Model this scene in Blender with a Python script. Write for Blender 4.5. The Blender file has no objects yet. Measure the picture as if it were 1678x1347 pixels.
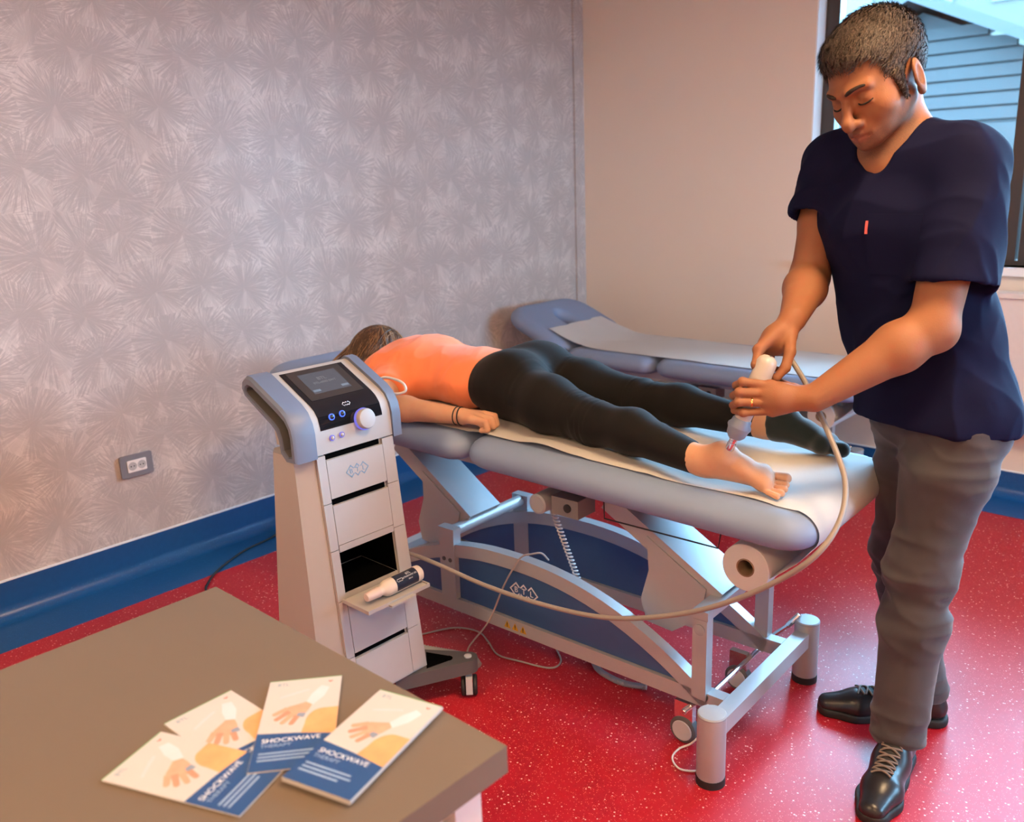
import bpy, bmesh, math, random
import numpy as np
from mathutils import Vector, Matrix

random.seed(7)
S = bpy.context.scene
COL = S.collection
PI = math.pi

# ------------------------------------------------------------------ camera
YAW, PITCH, ROLL = math.radians(46.95), math.radians(-14.82), math.radians(-2.076)
_f = Vector((math.sin(YAW) * math.cos(PITCH), math.cos(YAW) * math.cos(PITCH), math.sin(PITCH)))
_r = Vector((math.cos(YAW), -math.sin(YAW), 0))
_u = _r.cross(_f)
_rt = _r * math.cos(ROLL) + _u * math.sin(ROLL)
_up = -_r * math.sin(ROLL) + _u * math.cos(ROLL)
cam_d = bpy.data.cameras.new('camera')
cam = bpy.data.objects.new('camera', cam_d)
COL.objects.link(cam)
cam.matrix_world = Matrix(((_rt.x, _up.x, -_f.x, 0), (_rt.y, _up.y, -_f.y, 0), (_rt.z, _up.z, -_f.z, 1.45), (0, 0, 0, 1)))
cam_d.sensor_fit = 'HORIZONTAL'
cam_d.sensor_width = 36.0
cam_d.lens = 36.0 * 1433.8 / 1678.0
cam_d.clip_start = 0.05
cam_d.dof.use_dof = True
cam_d.dof.focus_distance = 2.15
cam_d.dof.aperture_fstop = 3.8
S.camera = cam

# ------------------------------------------------------------------ look
S.view_settings.view_transform = 'Standard'
S.view_settings.look = 'None'
S.view_settings.gamma = 1.0
S.view_settings.use_curve_mapping = False
S.view_settings.exposure = 1.1

# ------------------------------------------------------------------ world: even overcast daylight, cool next to the lamps
W = bpy.data.worlds.new('overcast_sky')
S.world = W
W.use_nodes = True
wn = W.node_tree.nodes
wn['Background'].inputs[0].default_value = (0.34, 0.67, 1.0, 1)
wn['Background'].inputs[1].default_value = 24.0

CEIL = 2.75
XW, YW = 4.183, 3.27          # back wall plane x, left wall plane y
X0, Y0 = -1.9, -2.3           # the two walls behind the camera
WARM = (1.0, 0.67, 0.37)
WY0, WY1, WZ0, WZ1 = -1.35, 1.845, 1.015, 2.45   # window opening in the back wall

pd = bpy.data.lights.new('window_portal', 'AREA')
pd.shape = 'RECTANGLE'
pd.size, pd.size_y = WY1 - WY0, WZ1 - WZ0
pd.cycles.is_portal = True
po = bpy.data.objects.new('window_portal', pd)
COL.objects.link(po)
po.location = (XW + 0.2, (WY0 + WY1) / 2, (WZ0 + WZ1) / 2)
po.rotation_euler = (PI / 2, 0, PI / 2)

VX0, VX1, VZ1 = 2.25, 3.85, 2.05                            # second window, in the right-hand wall
pd2 = pd.copy()
pd2.size, pd2.size_y = VX1 - VX0, VZ1 - WZ0
po2 = bpy.data.objects.new('window_portal', pd2)
COL.objects.link(po2)
po2.location = ((VX0 + VX1) / 2, Y0 - 0.2, (WZ0 + VZ1) / 2)
po2.rotation_euler = (PI / 2, 0, 0)

# ------------------------------------------------------------------ node helper
class NT:
    def __init__(s, name):
        s.m = bpy.data.materials.new(name)
        s.m.use_nodes = True
        s.t = s.m.node_tree
        s.b = s.t.nodes['Principled BSDF']
    def n(s, kind, **kw):
        x = s.t.nodes.new(kind)
        for k, v in kw.items():
            setattr(x, k, v)
        return x
    def put(s, sock, v):
        if isinstance(v, bpy.types.NodeSocket):
            s.t.links.new(v, sock)
        elif isinstance(v, (tuple, list)) and len(v) == 3 and sock.type == 'RGBA':
            sock.default_value = (*v, 1)
        else:
            sock.default_value = v
    def obj(s):
        return s.n('ShaderNodeTexCoord').outputs['Object']
    def gen(s, name='Generated'):
        return s.n('ShaderNodeTexCoord').outputs[name]
    def mapping(s, vec, scale=(1, 1, 1), loc=(0, 0, 0), rot=(0, 0, 0)):
        x = s.n('ShaderNodeMapping')
        s.put(x.inputs[0], vec)
        x.inputs[1].default_value = loc
        x.inputs[2].default_value = rot
        x.inputs[3].default_value = scale
        return x.outputs[0]
    def noise(s, vec, scale=5, detail=2, rough=0.5, dist=0.0, dims='3D'):
        x = s.n('ShaderNodeTexNoise', noise_dimensions=dims)
        s.put(x.inputs['Vector'], vec)
        x.inputs['Scale'].default_value = scale
        x.inputs['Detail'].default_value = detail
        x.inputs['Roughness'].default_value = rough
        x.inputs['Distortion'].default_value = dist
        return x.outputs[0]
    def vor(s, vec, scale=5, rand=1.0, dims='3D', feature='F1'):
        x = s.n('ShaderNodeTexVoronoi', voronoi_dimensions=dims, feature=feature)
        s.put(x.inputs['Vector'], vec)
        x.inputs['Scale'].default_value = scale
        x.inputs['Randomness'].default_value = rand
        return x.outputs
    def math(s, op, a, b=0.0, c=0.0, clamp=False):
        x = s.n('ShaderNodeMath', operation=op, use_clamp=clamp)
        for i, v in enumerate((a, b, c)):
            s.put(x.inputs[i], v)
        return x.outputs[0]
    def vmath(s, op, a, b=(0, 0, 0), out=0):
        x = s.n('ShaderNodeVectorMath', operation=op)
        s.put(x.inputs[0], a)
        s.put(x.inputs[1], b)
        return x.outputs[out]
    def sep(s, v):
        x = s.n('ShaderNodeSeparateXYZ')
        s.put(x.inputs[0], v)
        return x.outputs
    def comb(s, a=0.0, b=0.0, c=0.0):
        x = s.n('ShaderNodeCombineXYZ')
        for i, v in enumerate((a, b, c)):
            s.put(x.inputs[i], v)
        return x.outputs[0]
    def mix(s, fac, a, b, blend='MIX'):
        x = s.n('ShaderNodeMix', data_type='RGBA', blend_type=blend)
        s.put(x.inputs[0], fac)
        s.put(x.inputs[6], a)
        s.put(x.inputs[7], b)
        return x.outputs[2]
    def ramp(s, v, lo, hi, a=0.0, b=1.0, smooth=True):
        x = s.n('ShaderNodeMapRange', interpolation_type='SMOOTHSTEP' if smooth else 'LINEAR')
        s.put(x.inputs[0], v)
        s.put(x.inputs[1], lo)
        s.put(x.inputs[2], hi)
        s.put(x.inputs[3], a)
        s.put(x.inputs[4], b)
        return x.outputs[0]
    def bump(s, h, strength=0.2, dist=0.01):
        x = s.n('ShaderNodeBump')
        x.inputs['Strength'].default_value = strength
        x.inputs['Distance'].default_value = dist
        s.put(x.inputs['Height'], h)
        s.put(s.b.inputs['Normal'], x.outputs[0])
    def set(s, **kw):
        names = dict(col='Base Color', rough='Roughness', metal='Metallic', spec='Specular IOR Level', coat='Coat Weight',
                     coatr='Coat Roughness', sss='Subsurface Weight', emc='Emission Color', ems='Emission Strength',
                     trans='Transmission Weight', ior='IOR', sheen='Sheen Weight', alpha='Alpha')
        for k, v in kw.items():
            s.put(s.b.inputs[names[k]], v)
        return s

MATS = {}
def flat(name, col, rough=0.5, metal=0.0, var=0.05, scale=40, bump=0.0, **kw):
    """plain painted / moulded surface: a little colour noise and optional fine grain"""
    if name in MATS:
        return MATS[name]
    m = NT(name)
    n = m.noise(m.obj(), scale, 3)
    d = tuple(c * (1 - var) for c in col)
    l = tuple(min(1, c * (1 + var)) for c in col)
    m.set(col=m.mix(n, d, l), rough=rough, metal=metal, **kw)
    if bump:
        m.bump(m.noise(m.obj(), scale * 12, 2), bump, 0.002)
    MATS[name] = m.m
    return m.m

# ------------------------------------------------------------------ object helpers
def thing(name, label, cat, loc=(0, 0, 0), rotz=0.0, group=None):
    o = bpy.data.objects.new(name, None)
    COL.objects.link(o)
    o.empty_display_size = 0.1
    o.location = loc
    o.rotation_euler = (0, 0, rotz)
    o['label'] = label
    o['category'] = cat
    if group:
        o['group'] = group
    return o

def tag(o, label, cat, group=None):
    o['label'] = label
    o['category'] = cat
    if group:
        o['group'] = group
    return o

def root_matrix(o):
    m = Matrix.Identity(4)
    while o:
        m = o.matrix_basis @ m
        o = o.parent
    return m

def link(name, me, mats, parent=None, world=False, label=None, smooth=None):
    """one mesh object; mesh coordinates are the parent's frame unless world=True"""
    if not isinstance(mats, (list, tuple)):
        mats = [mats]
    for m in mats:
        me.materials.append(m)
    o = bpy.data.objects.new(name, me)
    COL.objects.link(o)
    if parent is not None:
        if world:
            me.transform(root_matrix(parent).inverted())
        o.parent = parent
    if label:
        o['label'] = label
    return o

def put(name, bm, mats, parent=None, world=False, smooth=30, label=None, bevel=0.0, seg=2):
    if bevel > 0:
        ed = [e for e in bm.edges if len(e.link_faces) == 2 and e.calc_face_angle(0) > 0.5]
        bmesh.ops.bevel(bm, geom=ed, offset=bevel, segments=seg, affect='EDGES', profile=0.5, clamp_overlap=True)
    bmesh.ops.recalc_face_normals(bm, faces=bm.faces)
    if smooth:
        for f in bm.faces:
            f.smooth = True
        lim = math.radians(smooth)
        for e in bm.edges:
            if len(e.link_faces) == 2 and e.calc_face_angle(0) > lim:
                e.smooth = False
    me = bpy.data.meshes.new(name)
    bm.to_mesh(me)
    bm.free()
    return link(name, me, mats, parent, world, label)

def struct(o):
    o['kind'] = 'structure'
    return o

def B():
    return bmesh.new()

def box(bm, lo, hi, mat=0, M=None):
    x0, y0, z0 = lo
    x1, y1, z1 = hi
    vs = [bm.verts.new(p) for p in ((x0, y0, z0), (x1, y0, z0), (x1, y1, z0), (x0, y1, z0), (x0, y0, z1), (x1, y0, z1), (x1, y1, z1), (x0, y1, z1))]
    if M is not None:
        for v in vs:
            v.co = M @ v.co
    for q in ((0, 3, 2, 1), (4, 5, 6, 7), (0, 1, 5, 4), (1, 2, 6, 5), (2, 3, 7, 6), (3, 0, 4, 7)):
        f = bm.faces.new([vs[i] for i in q])
        f.material_index = mat
    return bm

def loft(bm, rings, cap=True, closed=True, mat=0):
    R = [[bm.verts.new(p) for p in r] for r in rings]
    n = len(R[0])
    for a, b in zip(R, R[1:]):
        for i in range(n if closed else n - 1):
            j = (i + 1) % n
            f = bm.faces.new((a[i], a[j], b[j], b[i]))
            f.material_index = mat
    if cap:
        for r in (R[0], R[-1]):
            f = bm.faces.new(r if r is R[-1] else r[::-1])
            f.material_index = mat
    return bm

def frame_of(d):
    d = Vector(d).normalized()
    a = Vector((0, 0, 1)) if abs(d.z) < 0.95 else Vector((1, 0, 0))
    x = d.cross(a).normalized()
    return x, d.cross(x).normalized(), d

def lathe(bm, prof, p0, axis, seg=24, mat=0, cap=True):
    """prof: (distance along axis, radius)"""
    x, y, d = frame_of(axis)
    p0 = Vector(p0)
    rings = []
    for t, r in prof:
        rings.append([p0 + d * t + (x * math.cos(2 * PI * i / seg) + y * math.sin(2 * PI * i / seg)) * max(r, 1e-4) for i in range(seg)])
    return loft(bm, rings, cap=cap, mat=mat)

def cyl(bm, a, b, r, seg=20, mat=0, bev=0.0):
    a, b = Vector(a), Vector(b)
    L = (b - a).length
    pr = [(0, r), (L, r)] if bev <= 0 else [(0, r - bev), (bev * 0.3, r - bev * 0.3), (bev, r), (L - bev, r), (L - bev * 0.3, r - bev * 0.3), (L, r - bev)]
    return lathe(bm, pr, a, b - a, seg, mat)

def smooth_path(pts, per=8):
    P = [Vector(p) for p in pts]
    P = [P[0] * 2 - P[1]] + P + [P[-1] * 2 - P[-2]]
    out = []
    for i in range(1, len(P) - 2):
        p0, p1, p2, p3 = P[i - 1:i + 3]
        for k in range(per):
            t = k / per
            out.append(0.5 * ((2 * p1) + (p2 - p0) * t + (2 * p0 - 5 * p1 + 4 * p2 - p3) * t * t + (3 * p1 - p0 - 3 * p2 + p3) * t ** 3))
    out.append(P[-2])
    return out

def tube(bm, pts, r, seg=8, per=8, mat=0, rfun=None, flatz=1.0):
    path = smooth_path(pts, per) if per > 1 else [Vector(p) for p in pts]
    n = len(path)
    t0 = (path[1] - path[0]).normalized()
    x, y, _ = frame_of(t0)
    rings = []
    for i, p in enumerate(path):
        t = (path[min(i + 1, n - 1)] - path[max(i - 1, 0)]).normalized()
        x = (x - t * x.dot(t)).normalized()
        y = t.cross(x)
        rr = rfun(i / (n - 1)) if rfun else r
        rings.append([p + (x * math.cos(2 * PI * k / seg) + y * math.sin(2 * PI * k / seg)) * rr for k in range(seg)])
    return loft(bm, rings, mat=mat)

def prism(bm, poly, axis, a, b, mat=0):
    """poly in the two other axes (kept in xyz order), extruded along axis from a to b"""
    def mk(p, t):
        q = list(p)
        q.insert(axis, t)
        return q
    return loft(bm, [[mk(p, a) for p in poly], [mk(p, b) for p in poly]], mat=mat)

def quad_strip(bm, left, right, mat=0):
    A = [bm.verts.new(p) for p in left]
    C = [bm.verts.new(p) for p in right]
    for i in range(len(A) - 1):
        f = bm.faces.new((A[i], A[i + 1], C[i + 1], C[i]))
        f.material_index = mat
    return bm

def rrect(hx, hy, r, n=6):
    pts = []
    for cx, cy, a0 in ((hx - r, hy - r, 0), (-hx + r, hy - r, PI / 2), (-hx + r, -hy + r, PI), (hx - r, -hy + r, 1.5 * PI)):
        for i in range(n + 1):
            a = a0 + PI / 2 * i / n
            pts.append((cx + r * math.cos(a), cy + r * math.sin(a)))
    return pts

def text_mesh(name, body, size, M, mat, parent, depth=0.0004, world=False, align='CENTER', label=None):
    cu = bpy.data.curves.new(name, 'FONT')
    cu.body = body
    cu.size = size
    cu.align_x = align
    cu.align_y = 'CENTER'
    cu.extrude = depth
    cu.resolution_u = 3
    t = bpy.data.objects.new(name, cu)
    COL.objects.link(t)
    dg = bpy.context.evaluated_depsgraph_get()
    me = bpy.data.meshes.new_from_object(t.evaluated_get(dg))
    me.name = name
    bpy.data.objects.remove(t)
    bpy.data.curves.remove(cu)
    me.transform(M)
    me.materials.clear()
    return link(name, me, mat, parent, world, label)

def basis(o, x, y):
    """matrix with local x, y axes given, origin o"""
    x = Vector(x).normalized()
    y = Vector(y).normalized()
    z = x.cross(y).normalized()
    y = z.cross(x)
    o = Vector(o)
    return Matrix(((x.x, y.x, z.x, o.x), (x.y, y.y, z.y, o.y), (x.z, y.z, z.z, o.z), (0, 0, 0, 1)))

def logo_mesh(M, s=1.0, depth=0.0006):
    """three linked lozenges with a letter in each, about 3.1 s wide, as flat print in the xy plane of M"""
    bm = B()
    def bar(a, b, w):
        a, b = Vector((*a, 0)), Vector((*b, 0))
        d = (b - a).normalized()
        nrm = Vector((-d.y, d.x, 0)) * w / 2
        a2, b2 = a - d * w / 2, b + d * w / 2
        vs = [a2 + nrm, a2 - nrm, b2 - nrm, b2 + nrm]
        loft(bm, [[M @ (v * s) for v in vs], [M @ ((v + Vector((0, 0, depth / s))) * s) for v in vs]])
    w = 0.13
    for cx in (-0.95, 0, 0.95):
        q = [(cx - 0.72, 0), (cx, 0.72), (cx + 0.72, 0), (cx, -0.72)]
        if cx == -0.95:
            for a, b in ((q[0], q[1]), (q[0], q[3]), (q[1], (cx + 0.36, 0.36)), (q[3], (cx + 0.36, -0.36))):
                bar(a, b, w)
        elif cx == 0:
            for a, b in ((q[1], (cx - 0.36, 0.36)), (q[1], (cx + 0.3, 0.42)), (q[3], (cx + 0.36, -0.36)), (q[3], (cx - 0.36, -0.36))):
                bar(a, b, w)
        else:
            for a, b in ((q[2], q[1]), (q[2], q[3]), (q[1], (cx - 0.36, 0.36)), (q[3], (cx - 0.36, -0.36))):
                bar(a, b, w)
    return bm
# ================================================================== materials of the room
WY1 = 1.895
def floor_red():
    m = NT('red_speckled_vinyl')
    p = m.obj()
    v1 = m.vor(p, 95, 1.0)
    v2 = m.vor(p, 230, 1.0)
    s1 = m.math('MULTIPLY', m.ramp(v1['Distance'], 0.18, 0.26, 1, 0), m.ramp(m.sep(v1['Color'])[0], 0.70, 0.74))
    s2 = m.math('MULTIPLY', m.ramp(v2['Distance'], 0.25, 0.36, 1, 0), m.ramp(m.sep(v2['Color'])[1], 0.66, 0.70))
    s3 = m.math('MULTIPLY', m.ramp(v2['Distance'], 0.30, 0.45, 1, 0), m.ramp(m.sep(v2['Color'])[2], 0.72, 0.76))
    base = m.mix(m.noise(p, 60, 4), (0.34, 0.009, 0.018), (0.42, 0.013, 0.024))
    c = m.mix(m.math('MULTIPLY', s3, 0.55), base, (0.30, 0.004, 0.010))
    c = m.mix(m.math('MULTIPLY', s2, 0.55), c, (0.80, 0.22, 0.18))
    c = m.mix(m.math('MULTIPLY', s1, 0.85), c, (0.85, 0.50, 0.42))
    x, y, z = m.sep(p)
    # welded joints between the sheets
    w = m.math('ABSOLUTE', m.math('SUBTRACT', m.math('FRACT', m.math('DIVIDE', m.math('ADD', x, 0.02), 2.0)), 0.0))
    w2 = m.math('MINIMUM', w, m.math('SUBTRACT', 1.0, w))
    seam = m.ramp(w2, 0.0004, 0.0011, 1, 0)
    c = m.mix(m.math('MULTIPLY', seam, 0.5), c, (0.25, 0.02, 0.03))
    m.set(col=c, spec=0.30)
    sc = m.noise(p, 1.6, 4, 0.6)
    m.set(rough=m.ramp(sc, 0.3, 0.7, 0.33, 0.42))
    m.bump(m.noise(p, 420, 2), 0.05, 0.001)
    return m.m

def blue_vinyl():
    m = NT('blue_speckled_vinyl')
    p = m.obj()
    v2 = m.vor(p, 200, 1.0)
    s2 = m.math('MULTIPLY', m.ramp(v2['Distance'], 0.2, 0.34, 1, 0), m.ramp(m.sep(v2['Color'])[1], 0.74, 0.78))
    base = m.mix(m.noise(p, 50, 4), (0.006, 0.065, 0.20), (0.010, 0.085, 0.25))
    m.set(col=m.mix(m.math('MULTIPLY', s2, 0.4), base, (0.10, 0.25, 0.50)), rough=0.3)
    m.bump(m.noise(p, 400, 2), 0.05, 0.001)
    return m.m

def wallpaper():
    m = NT('palm_fan_wallpaper')
    x, y, z = m.sep(m.obj())
    def layer(scale, ox, oz, seed):
        pv = m.comb(m.math('ADD', m.math('ADD', x, y), ox), m.math('ADD', z, oz), 0.0)
        wob = m.noise(pv, 3.0, 1)
        vo = m.vor(pv, scale, 0.62, '2D')
        d = m.vmath('SUBTRACT', pv, vo['Position'])
        dx, dz, _ = m.sep(d)
        r = m.vmath('LENGTH', d, out=1)
        cr = m.sep(vo['Color'])[0]
        tilt = m.math('MULTIPLY', m.math('SUBTRACT', cr, 0.5), 1.5)
        ang = m.math('ARCTAN2', dx, dz)
        a2 = m.math('ADD', ang, tilt)
        # leaf blades: two scales of angular stripes, seeded per fan
        sv = m.comb(m.math('MULTIPLY', ang, 7.0), m.math('ADD', m.math('MULTIPLY', cr, 91.0), seed), m.math('MULTIPLY', r, 5.0))
        st = m.noise(sv, 1.9, 3, 0.65)
        fine = m.noise(m.comb(m.math('MULTIPLY', ang, 30.0), m.math('MULTIPLY', cr, 57.0), m.math('MULTIPLY', r, 16.0)), 1.6, 2, 0.6)
        st = m.math('ADD', m.math('MULTIPLY', st, 0.62), m.math('MULTIPLY', fine, 0.38))
        th = m.ramp(r, 0.0, 0.95 / scale, 0.36, 0.56, False)
        blade = m.ramp(m.math('SUBTRACT', st, th), -0.05, 0.07)
        # wedge without leaves below the stem
        gap = m.ramp(m.math('COSINE', a2), -1.0, -0.86, 0.40, 1.0)
        heart = m.ramp(r, 0.0, 0.30 / scale, 0.7, 0.0)
        return m.math('MAXIMUM', m.math('MULTIPLY', blade, gap), m.math('MULTIPLY', heart, gap)), r
    a, r1 = layer(4.9, 0.0, 0.0, 3.0)
    b, r2 = layer(5.6, 0.37, 0.61, 17.0)
    p = m.obj()
    tone = m.noise(p, 2.2, 3)
    light = m.mix(tone, (0.665, 0.595, 0.550), (0.705, 0.635, 0.590))
    mid = m.mix(m.math('MULTIPLY', b, 0.60), light, (0.465, 0.41, 0.385))
    col = m.mix(m.math('MULTIPLY', a, 0.72), mid, (0.400, 0.352, 0.332))
    col = m.mix(m.math('MULTIPLY', m.noise(p, 130, 3), 0.12), col, (0.25, 0.22, 0.21))
    m.set(col=col, rough=0.5, spec=0.35)
    m.bump(m.math('ADD', m.math('MULTIPLY', a, 0.5), m.noise(p, 350, 2)), 0.06, 0.002)
    return m.m

def paint(name, c, rough=0.6):
    m = NT(name)
    p = m.obj()
    m.set(col=m.mix(m.noise(p, 1.5, 4), tuple(k * 0.97 for k in c), c), rough=rough, spec=0.3)
    m.bump(m.noise(p, 260, 3), 0.12, 0.002)
    return m.m

M_RED, M_BLUE, M_PAPER = floor_red(), blue_vinyl(), wallpaper()
M_CREAM = paint('cream_wall_paint', (0.77, 0.665, 0.565))
M_CEIL = paint('white_ceiling_paint', (0.78, 0.75, 0.71))
M_WHITE = flat('white_reveal_paint', (0.80, 0.80, 0.80), 0.5, var=0.02)
M_STRIP = flat('white_edge_strip', (0.75, 0.80, 0.84), 0.4, var=0.02)
M_DARKFR = flat('dark_brown_window_frame', (0.050, 0.040, 0.036), 0.4)

# ================================================================== shell
bm = B(); box(bm, (X0 - .2, Y0 - .2, -0.12), (XW + .3, YW + .3, 0.0)); struct(put('floor', bm, M_RED, smooth=0))
bm = B(); box(bm, (X0 - .2, Y0 - .2, CEIL), (XW + .3, YW + .3, CEIL + .15)); struct(put('ceiling', bm, M_CEIL, smooth=0))
# left wall with the shallow papered box-out in the corner
bm = B(); box(bm, (X0 - .2, YW, 0), (XW - 0.085, YW + .25, CEIL)); box(bm, (XW - 0.0849, YW - 0.012, 0), (XW, YW + .25, CEIL))
struct(put('wall_left', bm, M_PAPER, smooth=0))
bm = B()
box(bm, (XW, Y0 - .2, 0), (XW + .22, YW + .25, WZ0)); box(bm, (XW, Y0 - .2, WZ1), (XW + .22, YW + .25, CEIL))
box(bm, (XW, WY1, WZ0), (XW + .22, YW + .25, WZ1)); box(bm, (XW, Y0 - .2, WZ0), (XW + .22, WY0, WZ1))
struct(put('wall_back', bm, M_CREAM, smooth=0))
bm = B()
box(bm, (X0 - .2, Y0 - .2, 0), (XW, Y0, WZ0)); box(bm, (X0 - .2, Y0 - .2, VZ1), (XW, Y0, CEIL))
box(bm, (X0 - .2, Y0 - .2, WZ0), (VX0, Y0, VZ1)); box(bm, (VX1, Y0 - .2, WZ0), (XW, Y0, VZ1))
struct(put('wall_right', bm, M_CREAM, smooth=0))
bm = B(); box(bm, (X0 - .2, Y0, 0), (X0, YW, CEIL)); struct(put('wall_near', bm, M_CREAM, smooth=0))

def cove(depth, top, r=0.05, th=0.003):
    """floor border running up the wall: (distance from wall, height)"""
    pr = [(depth, 0.0), (depth, 0.0015), (r + th, 0.0015)]
    for i in range(1, 9):
        a = PI / 2 * i / 8
        pr.append((r + th - r * math.sin(a), 0.0015 + r - r * math.cos(a)))
    pr += [(th, top), (0.0, top), (0.0, 0.0)]
    return pr
bm = B(); prism(bm, [(YW - d, z) for d, z in cove(0.25, 0.140)], 0, X0, XW - 0.001)
o = struct(put('baseboard_left', bm, M_BLUE, smooth=50))
bm = B(); box(bm, (X0, YW - 0.005, 0.140), (XW - 0.001, YW, 0.147)); put('edge_strip', bm, M_STRIP, o)
bm = B(); prism(bm, [(XW - d, z) for d, z in cove(0.25, 0.118)], 1, Y0, YW - 0.251)
o = struct(put('baseboard_back', bm, M_BLUE, smooth=50))
bm = B(); box(bm, (XW - 0.005, Y0, 0.118), (XW, YW - 0.02, 0.124)); put('edge_strip', bm, M_STRIP, o)

# ================================================================== window in the back wall
def thin_glass():
    m = NT('thin_window_glass')
    t = m.t
    tr = m.n('ShaderNodeBsdfTransparent'); gl = m.n('ShaderNodeBsdfGlossy'); mx = m.n('ShaderNodeMixShader'); fr = m.n('ShaderNodeFresnel')
    tr.inputs[0].default_value = (0.93, 0.97, 0.98, 1)
    gl.inputs['Roughness'].default_value = 0.01
    nz = m.noise(m.obj(), 3)
    m.put(fr.inputs[0], m.ramp(nz, 0, 1, 1.42, 1.46))
    t.links.new(fr.outputs[0], mx.inputs[0]); t.links.new(tr.outputs[0], mx.inputs[1]); t.links.new(gl.outputs[0], mx.inputs[2])
    t.links.new(mx.outputs[0], t.nodes['Material Output'].inputs[0])
    return m.m
M_GLASS = thin_glass()
win = struct(thing('window_1', 'dark framed window with white reveal behind the man', 'window', (XW, 0, WZ0)))
del win['category']
fx0, fx1 = XW + 0.09, XW + 0.16
bm = B()
box(bm, (XW + 0.001, WY1 - 0.006, WZ0), (fx0, WY1, WZ1)); box(bm, (XW + 0.001, WY0, WZ0), (fx0, WY0 + 0.006, WZ1)); box(bm, (XW + .001, WY0, WZ1 - .006), (fx0, WY1, WZ1))
put('reveal', bm, M_WHITE, win, True)
bm = B(); box(bm, (XW - 0.03, WY0 - 0.03, WZ0 - 0.035), (fx0, WY1 + 0.02, WZ0)); put('sill', bm, M_WHITE, win, True, bevel=0.004)
fw = 0.065
sashes = ((WY1 - .006, 0.985), (0.865, -0.26), (-0.34, WY0 + .006))
bm = B()
box(bm, (fx0, WY0, WZ0), (fx1, WY1, WZ0 + .02)); box(bm, (fx0, WY0, WZ1 - .03), (fx1, WY1, WZ1))
for a in (0.865, -0.34):
    box(bm, (fx0, a, WZ0 + .02), (fx1, a + 0.115, WZ1 - .03))
box(bm, (fx0, WY1 - .03, WZ0 + .02), (fx1, WY1 - .006, WZ1 - .03)); box(bm, (fx0, WY0 + .006, WZ0 + .02), (fx1, WY0 + .03, WZ1 - .03))
put('window_frame', bm, M_DARKFR, win, True)
for y1, y0 in sashes:
    bm = B(); a0, a1, z0, z1 = y0 + 0.005, y1 - 0.02, WZ0 + .02, WZ1 - .03
    for lo, hi in (((a0, z0), (a1, z0 + .05)), ((a0, z1 - .05), (a1, z1)), ((a0, z0 + .05), (a0 + .05, z1 - .05)), ((a1 - .05, z0 + .05), (a1, z1 - .05))):
        box(bm, (fx0 - 0.012, lo[0], lo[1]), (fx1 - .02, hi[0], hi[1]))
    sash = put('sash', bm, M_DARKFR, win, True)
    bm = B(); box(bm, (fx0 + 0.02, a0 + .05, z0 + .05), (fx0 + 0.024, a1 - .05, z1 - .05)); put('pane', bm, M_GLASS, sash, True, smooth=0)

win = struct(thing('window_2', 'second dark framed window in the wall to the right of the man', 'window', (VX0, Y0, WZ0)))
del win['category']
bm = B(); box(bm, (VX0 - 0.02, Y0 - 0.09, WZ0 - 0.035), (VX1 + 0.02, Y0 + 0.03, WZ0)); put('sill', bm, M_WHITE, win, True, bevel=0.004)
vm = (VX0 + VX1) / 2
bm = B()
box(bm, (VX0, Y0 - .16, WZ0), (VX1, Y0 - .09, WZ0 + .03)); box(bm, (VX0, Y0 - .16, VZ1 - .03), (VX1, Y0 - .09, VZ1))
for a, b in ((VX0, VX0 + .03), (vm - .03, vm + .03), (VX1 - .03, VX1)):
    box(bm, (a, Y0 - .16, WZ0 + .03), (b, Y0 - .09, VZ1 - .03))
put('window_frame', bm, M_DARKFR, win, True)
for a0, a1 in ((VX0 + .03, vm - .03), (vm + .03, VX1 - .03)):
    bm = B(); z0, z1 = WZ0 + .03, VZ1 - .03
    for lo, hi in (((a0, z0), (a1, z0 + .05)), ((a0, z1 - .05), (a1, z1)), ((a0, z0 + .05), (a0 + .05, z1 - .05)), ((a1 - .05, z0 + .05), (a1, z1 - .05))):
        box(bm, (lo[0], Y0 - .145, lo[1]), (hi[0], Y0 - .08, hi[1]))
    sash = put('sash', bm, M_DARKFR, win, True)
    bm = B(); box(bm, (a0 + .05, Y0 - .114, z0 + .05), (a1 - .05, Y0 - .11, z1 - .05)); put('pane', bm, M_GLASS, sash, True, smooth=0)

# ================================================================== radiator under the window
M_RAD = flat('radiator_enamel', (0.72, 0.66, 0.62), 0.35)
ry0, ry1, rz0, rz1 = -0.35, 1.20, 0.33, 0.92
XR = XW - 0.012
rad = thing('radiator', 'cream panel radiator under the window behind the man', 'radiator', (XR - .1, (ry0 + ry1) / 2, 0.33))
bm = B()
prof = []
n = 46
for i in range(n + 1):
    y = ry0 + .02 + (ry1 - ry0 - .04) * i / n
    prof.append((XR - 0.105 + (0.006 if (i % 2) else 0.0), y))
quadL = [(x, y, rz0) for x, y in prof]; quadR = [(x, y, rz1 - 0.02) for x, y in prof]
quad_strip(bm, quadL, quadR)
box(bm, (XR - 0.098, ry0 + .02, rz0), (XR - 0.03, ry1 - .02, rz1 - .02))
put('front_panel', bm, M_RAD, rad, True, smooth=60)
bm = B(); box(bm, (XR - 0.115, ry0, rz1 - .02), (XR - 0.02, ry1, rz1)); put('top_grille', bm, M_RAD, rad, True, bevel=0.004)
for a, b in ((ry0, ry0 + .018), (ry1 - .018, ry1)):
    bm = B(); box(bm, (XR - 0.112, a, rz0), (XR - 0.022, b, rz1 - .021)); put('side_cover', bm, M_RAD, rad, True, bevel=0.004)
for a in (ry0 + .25, ry1 - .25):
    bm = B(); box(bm, (XR - 0.05, a, rz0 + .1), (XR, a + .03, rz1 - .1)); put('wall_bracket', bm, M_RAD, rad, True)

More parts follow.
